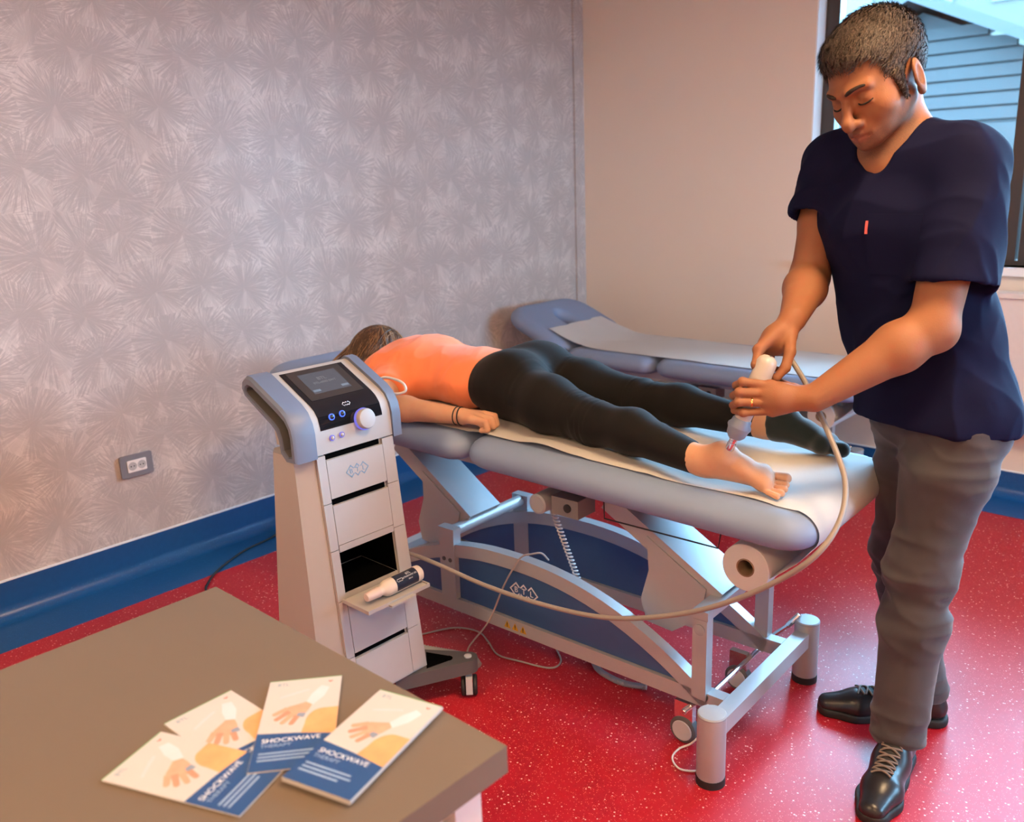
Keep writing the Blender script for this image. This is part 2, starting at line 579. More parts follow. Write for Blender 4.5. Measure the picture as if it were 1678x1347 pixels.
# ================================================================== ceiling lamps (out of view, they light the room)
M_LAMPFR = flat('lamp_housing_white', (0.8, 0.8, 0.8), 0.4)
def lamp_em(name, s):
    m = NT(name)
    nz = m.noise(m.obj(), 4)
    m.set(col=(0.8, 0.8, 0.8), emc=m.mix(nz, WARM, tuple(c * 0.98 for c in WARM)), ems=s)
    return m.m
LAMPS = ((-0.85, 1.45, 30.0, 'square ceiling lamp above the brown desk end'), (1.55, 0.05, 38.0, 'square ceiling lamp nearest to the window wall'),
         (-0.85, -1.2, 30.0, 'square ceiling lamp farthest from the papered wall'))
for lx, ly, st, lab in LAMPS:
    L = thing('ceiling_lamp', lab, 'ceiling lamp', (lx, ly, CEIL - 0.03), group='square ceiling lamps')
    bm = B()
    for lo, hi in (((-.3, -.3), (.3, -.27)), ((-.3, .27), (.3, .3)), ((-.3, -.27), (-.27, .27)), ((.27, -.27), (.3, .27))):
        box(bm, (lx + lo[0], ly + lo[1], CEIL - 0.03), (lx + hi[0], ly + hi[1], CEIL - .0005))
    put('housing', bm, M_LAMPFR, L, True)
    bm = B(); box(bm, (lx - .269, ly - .269, CEIL - 0.022), (lx + .269, ly + .269, CEIL - .012)); put('diffuser', bm, lamp_em('lamp_diffuser_%d' % int(ly * 10), st), L, True, smooth=0)

# ================================================================== house across the yard
M_STONE = flat('pale_stone_facade', (0.013, 0.013, 0.013), 0.8, var=0.5, scale=1.5)
M_ROOF = flat('grey_roof_sheets', (0.006, 0.0065, 0.008), 0.6, var=0.2, scale=3)
M_TIMBER = flat('weathered_timber', (0.005, 0.0052, 0.0057), 0.7, var=0.5, scale=6)
M_PANE = flat('reflecting_house_pane', (0.025, 0.035, 0.04), 0.15)
M_YARD = flat('yard_gravel', (0.10, 0.10, 0.10), 0.9, var=0.3, scale=5)
hs = thing('house', 'grey timber and stone house with gable roof seen through the window', 'house', (12.6, 3.2, -2.0))
bm = B(); box(bm, (12.0, -1.0, -2.0), (15.0, 6.4, 1.9)); put('wall', bm, M_STONE, hs, True)
bm = B(); prism(bm, [(1.2, 1.901), (6.4, 1.901), (6.4, 2.1), (4.1, 3.25), (1.2, 1.96)], 0, 12.05, 14.9); put('gable', bm, M_TIMBER, hs, True)
for k in range(7):
    z = 1.95 + 0.16 * k
    h = max(0.1, (3.3 - z) / 1.3 * 2.6)
    bm = B(); box(bm, (11.98, 4.1 - h, z), (12.049, 4.1 + min(h, 2.2), z + 0.13)); put('plank', bm, M_TIMBER, hs, True)
bm = B(); prism(bm, [(0.7, 1.75), (4.1, 3.33), (6.9, 2.0), (6.9, 2.12), (4.1, 3.47), (0.7, 1.87)], 0, 11.5, 15.2); put('roof', bm, M_ROOF, hs, True)
for y0, y1, z0, z1 in ((3.3, 3.85, 0.7, 1.75), (2.2, 2.8, 0.5, 1.6), (4.6, 5.3, 0.5, 1.6)):
    bm = B(); box(bm, (11.96, y0 - .08, z0 - .08), (11.999, y1 + .08, z1 + .1)); w = put('window', bm, M_TIMBER, hs, True)
    n = 8
    pts = [(y0, z0), (y1, z0)] + [((y0 + y1) / 2 + (y1 - y0) / 2 * math.cos(PI * i / n), z1 - .2 + .25 * math.sin(PI * i / n)) for i in range(n + 1)]
    bm = B(); prism(bm, pts, 0, 11.94, 11.959); put('pane', bm, M_PANE, w, True)
ab = thing('sky_cover_block', 'plain block added behind the house outside to cover the bright sky', 'building', (26.0, 7.5, -2.0))  # added to cover the overbright sky above the roof
M_SKY_COVER = flat('sky_cover_render', (0.040, 0.037, 0.029), 0.9, var=0.15, scale=0.6)
bm = B(); box(bm, (25.0, 3.0, -2.0), (30.0, 12.0, 8.2)); put('wall', bm, M_SKY_COVER, ab, True)
for k in range(4):
    for zz in (2.6, 5.2):
        bm = B(); box(bm, (24.95, 3.8 + 2.0 * k, zz), (24.999, 4.9 + 2.0 * k, zz + 1.5)); put('window', bm, M_PANE, ab, True)
sh = thing('sky_light_blocker', 'long dark unseen building added across the yard to block low sky light', 'building', (13.0, -8.0, -2.0))  # unseen wing added to cut low sky light entering the room
bm = B(); box(bm, (12.0, -16.0, -2.0), (15.0, -1.05, 1.5)); put('wall', bm, M_STONE, sh, True)
bm = B(); prism(bm, [(11.6, 1.45), (13.5, 2.4), (15.4, 1.45)], 1, -16.2, -1.1)
for v in bm.verts:
    pass
put('roof', bm, M_ROOF, sh, True)
bm = B(); box(bm, (-20, -40, -2.1), (60, 40, -2.0)); tag(put('yard_ground', bm, M_YARD, smooth=0), 'grey gravel yard outside below the window', 'ground')
# ================================================================== examination tables
M_UPH = NT('blue_grey_leatherette')
_p = M_UPH.obj()
M_UPH.set(col=M_UPH.mix(M_UPH.noise(_p, 3, 3), (0.175, 0.238, 0.375), (0.200, 0.265, 0.405)), rough=0.52, spec=0.4)
M_UPH.bump(M_UPH.vor(_p, 900, 1.0)['Distance'], 0.05, 0.001)
M_UPH = M_UPH.m
M_FRAME = flat('silver_grey_powder_coat', (0.38, 0.385, 0.40), 0.38, 0.25, var=0.03, bump=0.02)
M_NAVY = flat('navy_side_panel', (0.034, 0.090, 0.215), 0.30, var=0.06)
M_CHROME = flat('chrome', (0.75, 0.75, 0.76), 0.12, 1.0, var=0.02)
M_RUBBER = flat('black_rubber', (0.012, 0.012, 0.013), 0.6)
M_GREYPL = flat('grey_plastic', (0.30, 0.31, 0.33), 0.45)
M_LTPL = flat('light_grey_plastic', (0.46, 0.46, 0.47), 0.45)
M_DKPL = flat('dark_grey_plastic', (0.085, 0.080, 0.080), 0.5)
M_LOGO = flat('pale_print', (0.70, 0.70, 0.72), 0.5)
M_YEL = flat('warning_yellow', (0.50, 0.28, 0.012), 0.5)
M_TISSUE = NT('white_couch_paper')
_p = M_TISSUE.obj()
M_TISSUE.set(col=M_TISSUE.mix(M_TISSUE.noise(_p, 6, 3), (0.62, 0.61, 0.60), (0.69, 0.68, 0.67)), rough=0.75, spec=0.2)
M_TISSUE.bump(M_TISSUE.math('ADD', M_TISSUE.noise(M_TISSUE.mapping(_p, (1, 0.25, 1)), 22, 4), M_TISSUE.noise(_p, 300, 2)), 0.18, 0.004)
_tr = M_TISSUE.n('ShaderNodeBsdfTranslucent'); _tr.inputs[0].default_value = (0.78, 0.74, 0.72, 1)
_mx = M_TISSUE.n('ShaderNodeMixShader'); _mx.inputs[0].default_value = 0.3
M_TISSUE.t.links.new(M_TISSUE.b.outputs[0], _mx.inputs[1]); M_TISSUE.t.links.new(_tr.outputs[0], _mx.inputs[2]); M_TISSUE.t.links.new(_mx.outputs[0], M_TISSUE.t.nodes['Material Output'].inputs[0])
M_TISSUE = M_TISSUE.m

def ring_at(outline, inset, z, M, cx, cy):
    """shrink an outline of a convex-ish plan by inset toward its centre"""
    out = []
    for x, y in outline:
        d = Vector((x, y))
        L = d.length
        d = d * ((L - inset) / L)
        out.append(M @ Vector((cx + d.x, cy + d.y, z)))
    return out

def cushion(bm, u0, u1, v0, v1, t, M, r=0.05, corner=0.06, hole=None):
    """rounded upholstered pad; local z 0..t, M carries it into the table frame"""
    hx, hy = (u1 - u0) / 2, (v1 - v0) / 2
    cx, cy = (u0 + u1) / 2, (v0 + v1) / 2
    rings = []
    prof = []
    n = 7
    for i in range(n + 1):
        a = PI / 2 * i / n
        prof.append((r * 0.75 * (1 - math.sin(a)), t * 0.45 * (1 - math.cos(a))))
    for i in range(1, n + 1):
        a = PI / 2 * i / n
        prof.append((r * (1 - math.cos(a)), t * (0.45 + 0.55 * math.sin(a))))
    def outline(ins):
        return rrect(hx - ins, hy - ins, max(corner - ins * 0.6, 0.012), 8)
    for ins, z in prof:
        rings.append([M @ Vector((cx + x, cy + y, z)) for x, y in outline(ins)])
    if hole is None:
        mid = [[M @ Vector((cx + x * k, cy + y * k, t + 0.002 * (1 - k))) for x, y in outline(r)] for k in (0.85, 0.5)]
        loft(bm, rings + mid)
        return bm
    N = len(rings[0])
    hcx, hcy, ha, hb = hole
    hr = []
    for ins, z in prof:
        hr.append([M @ Vector((hcx + (ha + ins * 0.7) * math.cos(th), hcy + (hb + ins * 0.7) * math.sin(th), z)) for th in (2 * PI * i / N + PI * 0.0 for i in range(N))])
    # start both loops at the same bearing so that the bridge does not twist
    o = outline(0)
    k0 = min(range(N), key=lambda i: abs(math.atan2(o[i][1] - (hcy - cy), o[i][0] - (hcx - cx))))
    rings = [r_[k0:] + r_[:k0] for r_ in rings]
    loops = rings[::1] + [r_ for r_ in hr[::-1]]
    R = [[bm.verts.new(p) for p in r_] for r_ in loops]
    R.append(R[0])
    for a, b in zip(R, R[1:]):
        for i in range(N):
            j = (i + 1) % N
            bm.faces.new((a[i], a[j], b[j], b[i]))
    return bm

def tilt(v0, z0, ang):
    return Matrix.Translation((0, v0, z0)) @ Matrix.Rotation(ang, 4, 'X') @ Matrix.Translation((0, -v0, 0))

def make_bed(name, label, loc, rotz, ztop, slope, head_ang, split, split2, vhead, front_logo, head_z=0.0):
    t = thing(name, label, 'examination table', loc, rotz, None)
    T = 0.085
    zb = ztop - T                       # underside of the pads at the foot end
    v0 = -0.205
    sl = math.atan(slope)
    Mf = tilt(v0, zb, sl)
    bm = B(); cushion(bm, -0.287, 0.300, v0, split - 0.004, T, Mf, 0.055, 0.075); put('foot_cushion', bm, M_UPH, t, smooth=80)
    bm = B(); cushion(bm, -0.287, 0.300, split + 0.004, split2 - 0.004, T, Mf, 0.055, 0.06); put('middle_cushion', bm, M_UPH, t, smooth=80)
    z2 = zb + (split2 - v0) * slope
    Mh = tilt(split2, z2 + head_z, head_ang)
    bm = B(); cushion(bm, -0.287, 0.300, split2 + 0.004, vhead, T, Mh, 0.05, 0.13, hole=(0.005, split2 + (vhead - split2) * 0.52, 0.048, 0.085)); put('head_cushion', bm, M_UPH, t, smooth=80)
    # support frame below the pads
    bm = B()
    for u in (-0.165, 0.14):
        box(bm, (u, v0 + 0.10, -0.036), (u + 0.03, split2 - 0.01, -0.002), M=Mf)
    for v in (v0 + 0.10, 0.35, split - 0.03, split + 0.02, split2 - 0.04):
        box(bm, (-0.135, v, -0.034), (0.14, v + 0.03, -0.004), M=Mf)
    put('top_frame', bm, M_FRAME, t, bevel=0.003)
    for u in (-0.20, 0.18):
        bm = B(); box(bm, (u, split2 - 0.02, -0.03), (u + 0.025, vhead - 0.08, -0.002), M=Mh); put('head_rail', bm, M_FRAME, t, bevel=0.003)
    # base
    VB = 1.42
    for v in (0.0, VB):
        for u in (-0.287, 0.287):
            bm = B(); lathe(bm, [(0.018, 0.0335), (0.022, 0.035), (0.186, 0.035)], (u, v, 0), (0, 0, 1), 28); leg = put('post', bm, M_FRAME, t)
            bm = B(); lathe(bm, [(0.0, 0.032), (0.0, 0.036), (0.02, 0.036)], (u, v, 0), (0, 0, 1), 28); put('rubber_foot', bm, M_RUBBER, leg)
            bm = B(); lathe(bm, [(0.186, 0.0355), (0.190, 0.0355), (0.193, 0.033), (0.194, 0.02)], (u, v, 0), (0, 0, 1), 28); put('end_cap', bm, M_GREYPL, leg)
        bm = B(); box(bm, (-0.254, v - 0.02, 0.122), (0.254, v + 0.02, 0.166)); put('end_bar', bm, M_FRAME, t, bevel=0.004)
    def arch(v):
        x = (v - 0.71) / 0.65
        return 0.160 + 0.215 * max(0.0, 1 - abs(x) ** 2.25)
    for s in (-1, 1):
        ua, ub = (s * 0.19, s * 0.155)
        a, b = min(ua, ub), max(ua, ub)
        bm = B(); box(bm, (a, 0.02, 0.126), (b, VB - 0.02, 0.168)); put('side_bar', bm, M_FRAME, t, bevel=0.003)
        n = 28
        rings = []
        for i in range(n + 1):
            v = 0.06 + (1.30) * i / n
            e = 0.001
            d = Vector((0, 2 * e, arch(v + e) - arch(v - e))).normalized()
            nr = Vector((0, -d.z, d.y))
            c = Vector((0, v, arch(v)))
            lo = c - nr * 0.042
            rings.append([(a, c.y, c.z), (b, c.y, c.z), (b, lo.y, lo.z), (a, lo.y, lo.z)])
        bm = B(); loft(bm, rings); put('arch_bar', bm, M_FRAME, t, smooth=40)
        pts = [(0.10, 0.169)] + [(v, arch(v) - 0.043) for v in (0.17 + 1.08 * i / 24 for i in range(25))] + [(1.32, 0.169)]
        bm = B(); prism(bm, [(v, z) for v, z in pts], 0, a + 0.012, b - 0.012); pan = put('side_panel', bm, M_NAVY, t)
        if s == -1 and front_logo:
            Mx = basis((-0.1785, 0.675, 0.266), (0, -1, 0), (0, 0, 1))
            put('logo', logo_mesh(Mx, 0.031), M_LOGO, pan, smooth=0)
            for k, ch in enumerate('BTL'):
                text_mesh('logo_letter', ch, 0.026, Mx @ Matrix.Translation(((k - 1) * 0.0295, 0, 0.0003)), M_LOGO, pan)
            for k in range(3):
                vv = 0.735 - 0.031 * k
                bm = B(); prism(bm, [(vv - 0.013, 0.136), (vv + 0.013, 0.136), (vv, 0.160)], 0, -0.1908, -0.1900); w = put('warning_sticker', bm, M_YEL, t, smooth=0)
                bm = B(); prism(bm, [(vv - 0.002, 0.1445), (vv + 0.002, 0.1445), (vv + .0015, 0.1535), (vv - .0015, 0.1535)], 0, -0.1912, -0.1908); prism(bm, [(vv - 0.0018, 0.1395), (vv + 0.0018, 0.1395), (vv + .0018, 0.1428), (vv - .0018, 0.1428)], 0, -0.1912, -0.1908)
                put('warning_symbol', bm, M_RUBBER, w, smooth=0)
    # uprights with the head-side cross tube and the foot-side portal
    for s in (-1, 1):
        a, b = sorted((s * 0.197, s * 0.165))
        bm = B(); box(bm, (a, 0.940, 0.170), (b, 1.004, 0.388)); up = put('upright', bm, M_FRAME, t, bevel=0.003)
        bm = B(); box(bm, (a - 0.001, 0.938, 0.388), (b + 0.001, 1.006, 0.405)); put('cap', bm, M_FRAME, up, bevel=0.002)
        if s == -1:
            for dv, dz in ((0.018, 0.30), (0.045, 0.30), (0.018, 0.27), (0.045, 0.27)):
                bm = B(); cyl(bm, (a - 0.0025, 0.940 + dv, dz), (a, 0.940 + dv, dz), 0.007, 12); put('bolt', bm, M_DKPL, up)
        bm = B(); box(bm, (a, 0.066, 0.15), (b, 0.106, 0.372)); up = put('upright', bm, M_FRAME, t, bevel=0.003)
        if s == -1:
            bm = B(); cyl(bm, (a - 0.003, 0.086, 0.345), (a, 0.086, 0.345), 0.015, 20); put('pivot_cap', bm, M_GREYPL, up)
    bm = B(); cyl(bm, (-0.165, 0.972, 0.385), (0.165, 0.972, 0.385), 0.019, 20); put('cross_tube', bm, M_FRAME, t)
    bm = B(); box(bm, (-0.196, 0.064, 0.3725), (0.196, 0.108, 0.396)); put('cross_bar', bm, M_FRAME, t, bevel=0.003)
    # lifting arms: folded channels with gusset plates
    zt = zb - 0.045
    for vl, zl, vu in ((0.075, 0.405, 0.42), (0.955, 0.415, 1.27)):
        dv, dz = vu - vl, (zt + (vu - v0) * slope) - zl
        L = math.hypot(dv, dz)
        a = math.atan2(dz, dv)
        Ma = Matrix.Translation((0, vl, zl)) @ Matrix.Rotation(a, 4, 'X')
        bm = B()
        box(bm, (-0.10, 0, -0.006), (0.045, L, 0.0), M=Ma)
        box(bm, (-0.10, 0, -0.055), (-0.094, L, -0.006), M=Ma)
        box(bm, (0.039, 0, -0.055), (0.045, L, -0.006), M=Ma)
        arm = put('lifting_arm', bm, M_FRAME, t, bevel=0.0015)
        g = [(L * 0.10, -0.02), (L * 0.02, -0.10), (L * 0.12, -0.20), (L * 0.30, -0.235), (L * 0.42, -0.19), (L * 0.48, -0.10), (L * 0.62, -0.02)]
        for ug in (-0.105, 0.046):
            bm = B(); loft(bm, [[Ma @ Vector((ug, p, q)) for p, q in g], [Ma @ Vector((ug + 0.004, p, q)) for p, q in g]]); put('gusset_plate', bm, M_FRAME, arm)
    # motor with connector block and coiled cable
    zm = zb - 0.062
    bm = B(); lathe(bm, [(0, 0.024), (0.003, 0.029), (0.09, 0.030), (0.11, 0.03)], (-0.215, 0.585, zm), (1, 0, 0), 24); mo = put('motor', bm, M_GREYPL, t)
    bm = B(); box(bm, (-0.20, 0.455, zm - 0.022), (-0.12, 0.545, zm + 0.03)); put('connector_block', bm, flat('brown_grey_plastic', (0.16, 0.15, 0.155), 0.5), mo, bevel=0.003)
    bm = B(); cyl(bm, (-0.204, 0.49, zm + .004), (-0.199, 0.49, zm + .004), 0.012, 16); put('socket', bm, M_RUBBER, mo)
    pts = []
    for i in range(30 * 8):
        k = i / 240
        c = Vector((-0.15, 0.585, zm - 0.03)).lerp(Vector((-0.06, 0.52, 0.20)), k)
        pts.append(c + Vector((0.008 * math.cos(i * PI / 4), 0.008 * math.sin(i * PI / 4), 0)))
    bm = B(); tube(bm, pts, 0.0026, 5, 1); put('coiled_cable', bm, M_LTPL, t, smooth=80)
    # wire bracket under the foot pad
    zz = zb - 0.004
    bm = B(); tube(bm, [(-0.215, 0.36, zz), (-0.22, 0.355, zz - 0.045), (-0.22, 0.03, zz - 0.045), (-0.215, 0.026, zz - 0.005)], 0.0022, 6, 1); put('wire_bracket', bm, M_RUBBER, t)
    # paper roll holder
    vr, zr, rr = -0.045, ztop - 0.160, 0.058
    bm = B(); cyl(bm, (-0.195, vr, zr), (0.27, vr, zr), 0.008, 12); put('roll_holder_rod', bm, M_CHROME, t)
    for u in (0.262,):
        bm = B(); box(bm, (u, vr - 0.012, zr - 0.012), (u + 0.006, vr + 0.012, zb - 0.02)); put('roll_holder_arm', bm, M_FRAME, t, bevel=0.002)
    # lowering castors with their pedal levers
    for u in (-0.165, 0.145):
        for v in (0.13, 1.29):
            bm = B(); lathe(bm, [(0, 0.032), (0.004, 0.0375), (0.026, 0.0375), (0.030, 0.032)], (u - 0.034, v, 0.0390), (1, 0, 0), 28); c = put('castor', bm, M_DKPL, t)
            bm = B(); lathe(bm, [(0, 0.012), (0.0, 0.027), (0.003, 0.029)], (u - 0.0365, v, 0.0390), (1, 0, 0), 24); put('hub', bm, M_LTPL, c)
            bm = B(); box(bm, (u - 0.028, v - 0.026, 0.066), (u - 0.008, v + 0.026, 0.120)); put('fork', bm, M_CHROME, c, bevel=0.008)
    for v in (0.10, 1.32):
        bm = B(); cyl(bm, (-0.150, v, 0.108), (0.225, v, 0.108), 0.007, 12); put('axle_rod', bm, M_CHROME, t)
    for p, g0, g1 in (([(0.225, 0.10, 0.108), (0.245, 0.095, 0.118), (0.256, 0.075, 0.140), (0.262, 0.048, 0.168)], (0.262, 0.049, 0.167), (0.280, 0.020, 0.205)),
                      ([(-0.10, 0.10, 0.108), (-0.115, 0.085, 0.135), (-0.14, 0.090, 0.132), (-0.165, 0.102, 0.122)], (-0.162, 0.101, 0.123), (-0.212, 0.120, 0.104))):
        bm = B(); tube(bm, p, 0.0065, 10, 4); lv = put('pedal_lever', bm, M_CHROME, t, smooth=60)
        bm = B(); cyl(bm, g0, g1, 0.0088, 14, bev=0.003); put('pedal_grip', bm, M_CHROME, lv)
    return t

bedA = make_bed('examination_table', 'blue grey padded examination table with the lying woman on it', (1.947, 0.939, 0), math.radians(2.2), 0.722, 0.024, math.radians(13), 0.815, 1.40, 1.83, True)
bedB = make_bed('examination_table', 'blue padded examination table standing empty against the cream back wall', (3.60, 1.47, 0), 0.0, 0.630, 0.0, math.radians(23), 0.75, 1.27, 1.73, False, 0.01)

def paper_roll(bed, ztop, label):
    vr, zr, rr = -0.045, ztop - 0.160, 0.058
    M = root_matrix(bed)
    p = M @ Vector((-0.23, vr, zr))
    d = (M @ Vector((1, vr, zr)) - p).normalized()
    bm = B()
    lathe(bm, [(0, 0.0225), (0, rr - 0.001), (0.001, rr), (0.479, rr), (0.48, rr - .001), (0.48, 0.0225), (0.0, 0.0225)], p, d, 40, cap=False)
    o = put('paper_roll', bm, M_TISSUE, None, smooth=40)
    tag(o, label, 'paper roll')
    bm = B()
    lathe(bm, [(-0.0005, 0.019), (-0.0005, 0.0224), (0.4805, 0.0224), (0.4805, 0.019), (-0.0005, 0.019)], p, d, 28, cap=False)
    put('cardboard_core', bm, flat('brown_cardboard', (0.20, 0.13, 0.08), 0.8), o, smooth=40)
    return o
paper_roll(bedA, 0.722, 'thick white paper roll under the foot end of the occupied table')
paper_roll(bedB, 0.630, 'white paper roll under the foot end of the empty table')

def vnoise2(x, y, seed=0):
    def h(i, j):
        n = math.sin(i * 127.1 + j * 311.7 + seed * 74.7) * 43758.5453
        return n - math.floor(n)
    i, j = math.floor(x), math.floor(y)
    fx, fy = x - i, y - j
    fx, fy = fx * fx * (3 - 2 * fx), fy * fy * (3 - 2 * fy)
    a = h(i, j) * (1 - fx) + h(i + 1, j) * fx
    b = h(i, j + 1) * (1 - fx) + h(i + 1, j + 1) * fx
    return (a * (1 - fy) + b * fy) * 2 - 1

def paper_sheet(bed, ztop, slope, vend, u0, u1, label, ragged, head_lift, rough):
    """strip of paper lying on the pads, over the rounded foot end and down to the roll"""
    vr, zr, rr = -0.045, ztop - 0.160, 0.058
    M = root_matrix(bed)
    path = []
    v0 = -0.205
    def zt(v):
        return ztop + (v - v0) * slope
    N = 70
    for i in range(N + 1):
        v = vend + (v0 + 0.055 - vend) * i / N
        path.append((v, zt(v)))
    for i in range(1, 10):
        a = PI / 2 * i / 9
        path.append((v0 + 0.055 - 0.060 * math.sin(a), ztop - 0.046 + 0.049 * math.cos(a)))
    for i in range(1, 5):
        a = PI / 2 * i / 4 * 0.7
        path.append((v0 - 0.005 + 0.03 * (1 - math.cos(a)), ztop - 0.046 - 0.040 * math.sin(a)))
    a, b = path[-1], (vr - rr * 0.96, zr - 0.018)
    for i in range(1, 8):
        k = i / 7
        path.append((a[0] + (b[0] - a[0]) * k - 0.008 * math.sin(PI * k), a[1] + (b[1] - a[1]) * k))
    nu = 26
    bm = B()
    rows = []
    for k, (v, z) in enumerate(path):
        row = []
        for j in range(nu + 1):
            f = j / nu
            u = u0 + (u1 - u0) * f
            lift = 0.0022
            if v > -0.1:
                edge = min(1, abs(f - 0.5) * 2) ** 3
                lift += rough * edge * max(0, vnoise2(v * 9, f * 2, 3)) + 0.0015 * (1 + vnoise2(v * 22 + f * 3, f * 5, 5))
                u += rough * 0.5 * (vnoise2(v * 6, 1.0, 9 + (f > .5))) * edge
            if v > vend - 0.30 and head_lift:
                kk = (v - (vend - 0.30)) / 0.30
                lift += head_lift * kk ** 1.6 * (1.0 if ragged else 1)
            vv = v + (ragged * vnoise2(f * 7, 2.2, 4) * max(0, 1 - (vend - v) / 0.1) if vend - v < 0.1 else 0)
            n_out = 0.0 if v > v0 + 0.056 else 1.0
            row.append(bm.verts.new(M @ Vector((u, vv, z + (lift if v > v0 + 0.056 else 0.0022 * max(0, 1 - (ztop - z) / 0.02))))))
        rows.append(row)
    for a, b in zip(rows, rows[1:]):
        for i in range(nu):
            bm.faces.new((a[i], a[i + 1], b[i + 1], b[i]))
    ext = bmesh.ops.extrude_face_region(bm, geom=bm.faces[:])
    for v in [g for g in ext['geom'] if isinstance(g, bmesh.types.BMVert)]:
        v.co.z += 0.0006
    o = put('couch_paper', bm, M_TISSUE, None, smooth=70)
    return tag(o, label, 'paper sheet')
paper_sheet(bedA, 0.722, 0.024, 1.30, -0.222, 0.235, 'white paper sheet under the lying woman', 0.0, 0.0, 0.016)
paper_sheet(bedB, 0.630, 0.0, 1.40, -0.235, 0.225, 'white paper sheet laid along the empty table', 0.02, 0.075, 0.002)
# ================================================================== shockwave therapy trolley
M_MACH = flat('trolley_light_grey_plastic', (0.37, 0.345, 0.33), 0.42, var=0.02, bump=0.02)
M_CHEEK = flat('trolley_blue_grey_plastic', (0.125, 0.155, 0.225), 0.45, var=0.03)
M_BLACKGL = flat('glossy_black_glass', (0.008, 0.008, 0.010), 0.07, var=0.02)
M_RECESS_SHADE = flat('black_recess_shade', (0.0025, 0.0025, 0.0025), 1.0, spec=0.0)  # black that paints in the shade of recesses
M_SCRFR = flat('screen_surround_brown_black', (0.035, 0.028, 0.026), 0.35)
M_BLUEPR = flat('grey_blue_print', (0.16, 0.27, 0.38), 0.5)
def glow(name, col, s):
    m = NT(name)
    m.set(col=(0.02, 0.02, 0.03), emc=m.mix(m.noise(m.obj(), 90), col, tuple(c * 0.8 for c in col)), ems=s)
    return m.m
M_RING = glow('blue_lit_ring', (0.05, 0.14, 1.0), 0.9)
M_RINGV = glow('violet_lit_ring', (0.22, 0.20, 1.0), 0.40)
M_SCREEN = glow('dim_grey_lcd', (0.62, 0.60, 0.64), 0.06)
M_SCRTXT = glow('lcd_text', (0.80, 0.78, 0.80), 0.14)
M_SCRBTN = glow('lcd_button', (0.55, 0.68, 0.85), 0.20)

mc = thing('therapy_trolley', 'tall grey shockwave therapy trolley with screen, dial and drawers beside the bed', 'medical device', (1.30, 1.85, 0))
def yf(z):
    return 1.725 + (z - 0.26) * 0.094
ZB, ZT = 0.118, 0.800
def plan(z, inner=False):
    k = (z - 0.15) / 0.65
    L = lambda a, b: a + (b - a) * k
    p = [(1.182, yf(z) + 0.010), (L(1.128, 1.142), L(1.77, 1.815)), (L(1.128, 1.142), L(1.965, 1.905)), (L(1.150, 1.165), L(2.000, 1.935)),
         (L(1.455, 1.435), L(2.000, 1.935)), (L(1.478, 1.458), L(1.965, 1.905)), (L(1.478, 1.458), L(1.77, 1.815)), (L(1.448, 1.430), yf(z) + 0.010)]
    if inner:
        p = p + [(1.390, yf(z) + 0.010), (1.390, 1.93 - 0.02), (1.210, 1.93 - 0.02), (1.210, yf(z) + 0.010)]
    return [(x, y, z) for x, y in p]
bm = B()
loft(bm, [plan(ZB), plan(0.27), plan(0.425)])
loft(bm, [plan(0.540), plan(0.67), plan(ZT)])
r0, r1 = plan(0.425, True), plan(0.540, True)
A = [bm.verts.new(p) for p in r0]
C = [bm.verts.new(p) for p in r1]
n = len(A)
for i in range(n):
    j = (i + 1) % n
    f = bm.faces.new((A[i], A[j], C[j], C[i]))
    f.material_index = 1 if 8 <= i <= 10 else 0  # compartment walls coloured black for the shade inside
for z, up in ((0.4255, 1), (0.5395, 0)):
    q = [bm.verts.new((x, y, z)) for x, y in ((1.212, yf(z) + .012), (1.388, yf(z) + .012), (1.388, 1.905), (1.212, 1.905))]
    f = bm.faces.new(q)
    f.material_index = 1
body = put('body', bm, [M_MACH, M_RECESS_SHADE], mc, True, smooth=12)
# thin shadow gap along the front corners, and the drawers with black plates as slot shade
def front_slab(name, x0, x1, z0, z1, th, mat, parent, off=0.010, bev=0.002):
    bm = B()
    rings = [[(x0, yf(z) + off, z), (x1, yf(z) + off, z), (x1, yf(z) + off - th, z), (x0, yf(z) + off - th, z)] for z in (z0, z1)]
    loft(bm, rings)
    return put(name, bm, mat, parent, True, bevel=bev)
for z0, z1 in ((0.128, 0.245), (0.262, 0.408), (0.560, 0.664), (0.683, 0.783)):
    d = front_slab('drawer', 1.210, 1.390, z0, z1, 0.010, M_MACH, mc)
    if z0 > 0.68:
        Mx = basis((1.300, yf(0.74) - 0.0004, 0.738), (1, 0, 0), (0, 0.094, 1))
        put('logo', logo_mesh(Mx, 0.0210), M_BLUEPR, d, True, smooth=0)
        for k, ch in enumerate('BTL'):
            text_mesh('logo_letter', ch, 0.018, Mx @ Matrix.Translation(((k - 1) * 0.0200, 0, 0.0003)), M_BLUEPR, d, world=True)
for z0, z1 in ((0.246, 0.2615), (0.6645, 0.6825), (0.7835, 0.7995)):
    front_slab('slot_shade', 1.211, 1.386, z0, z1, 0.0015, M_RECESS_SHADE, mc, bev=0)  # black plate stands in for the shade in the slot
for x0, x1 in ((1.1835, 1.2085), (1.3915, 1.4285)):
    for z0, z1 in ((0.128, 0.253), (0.255, 0.412), (0.414, 0.548), (0.550, 0.672), (0.674, 0.797)):
        front_slab('corner_strip', x0, x1 + (0.446 - 0.4285 if False else 0), z0, z1, 0.0095, M_MACH, mc)
bm = B(); box(bm, (1.2105, yf(.545) , 0.5405), (1.3895, yf(.545) + 0.012, 0.5585)); put('header_rail', bm, M_MACH, mc, True, bevel=0.002)
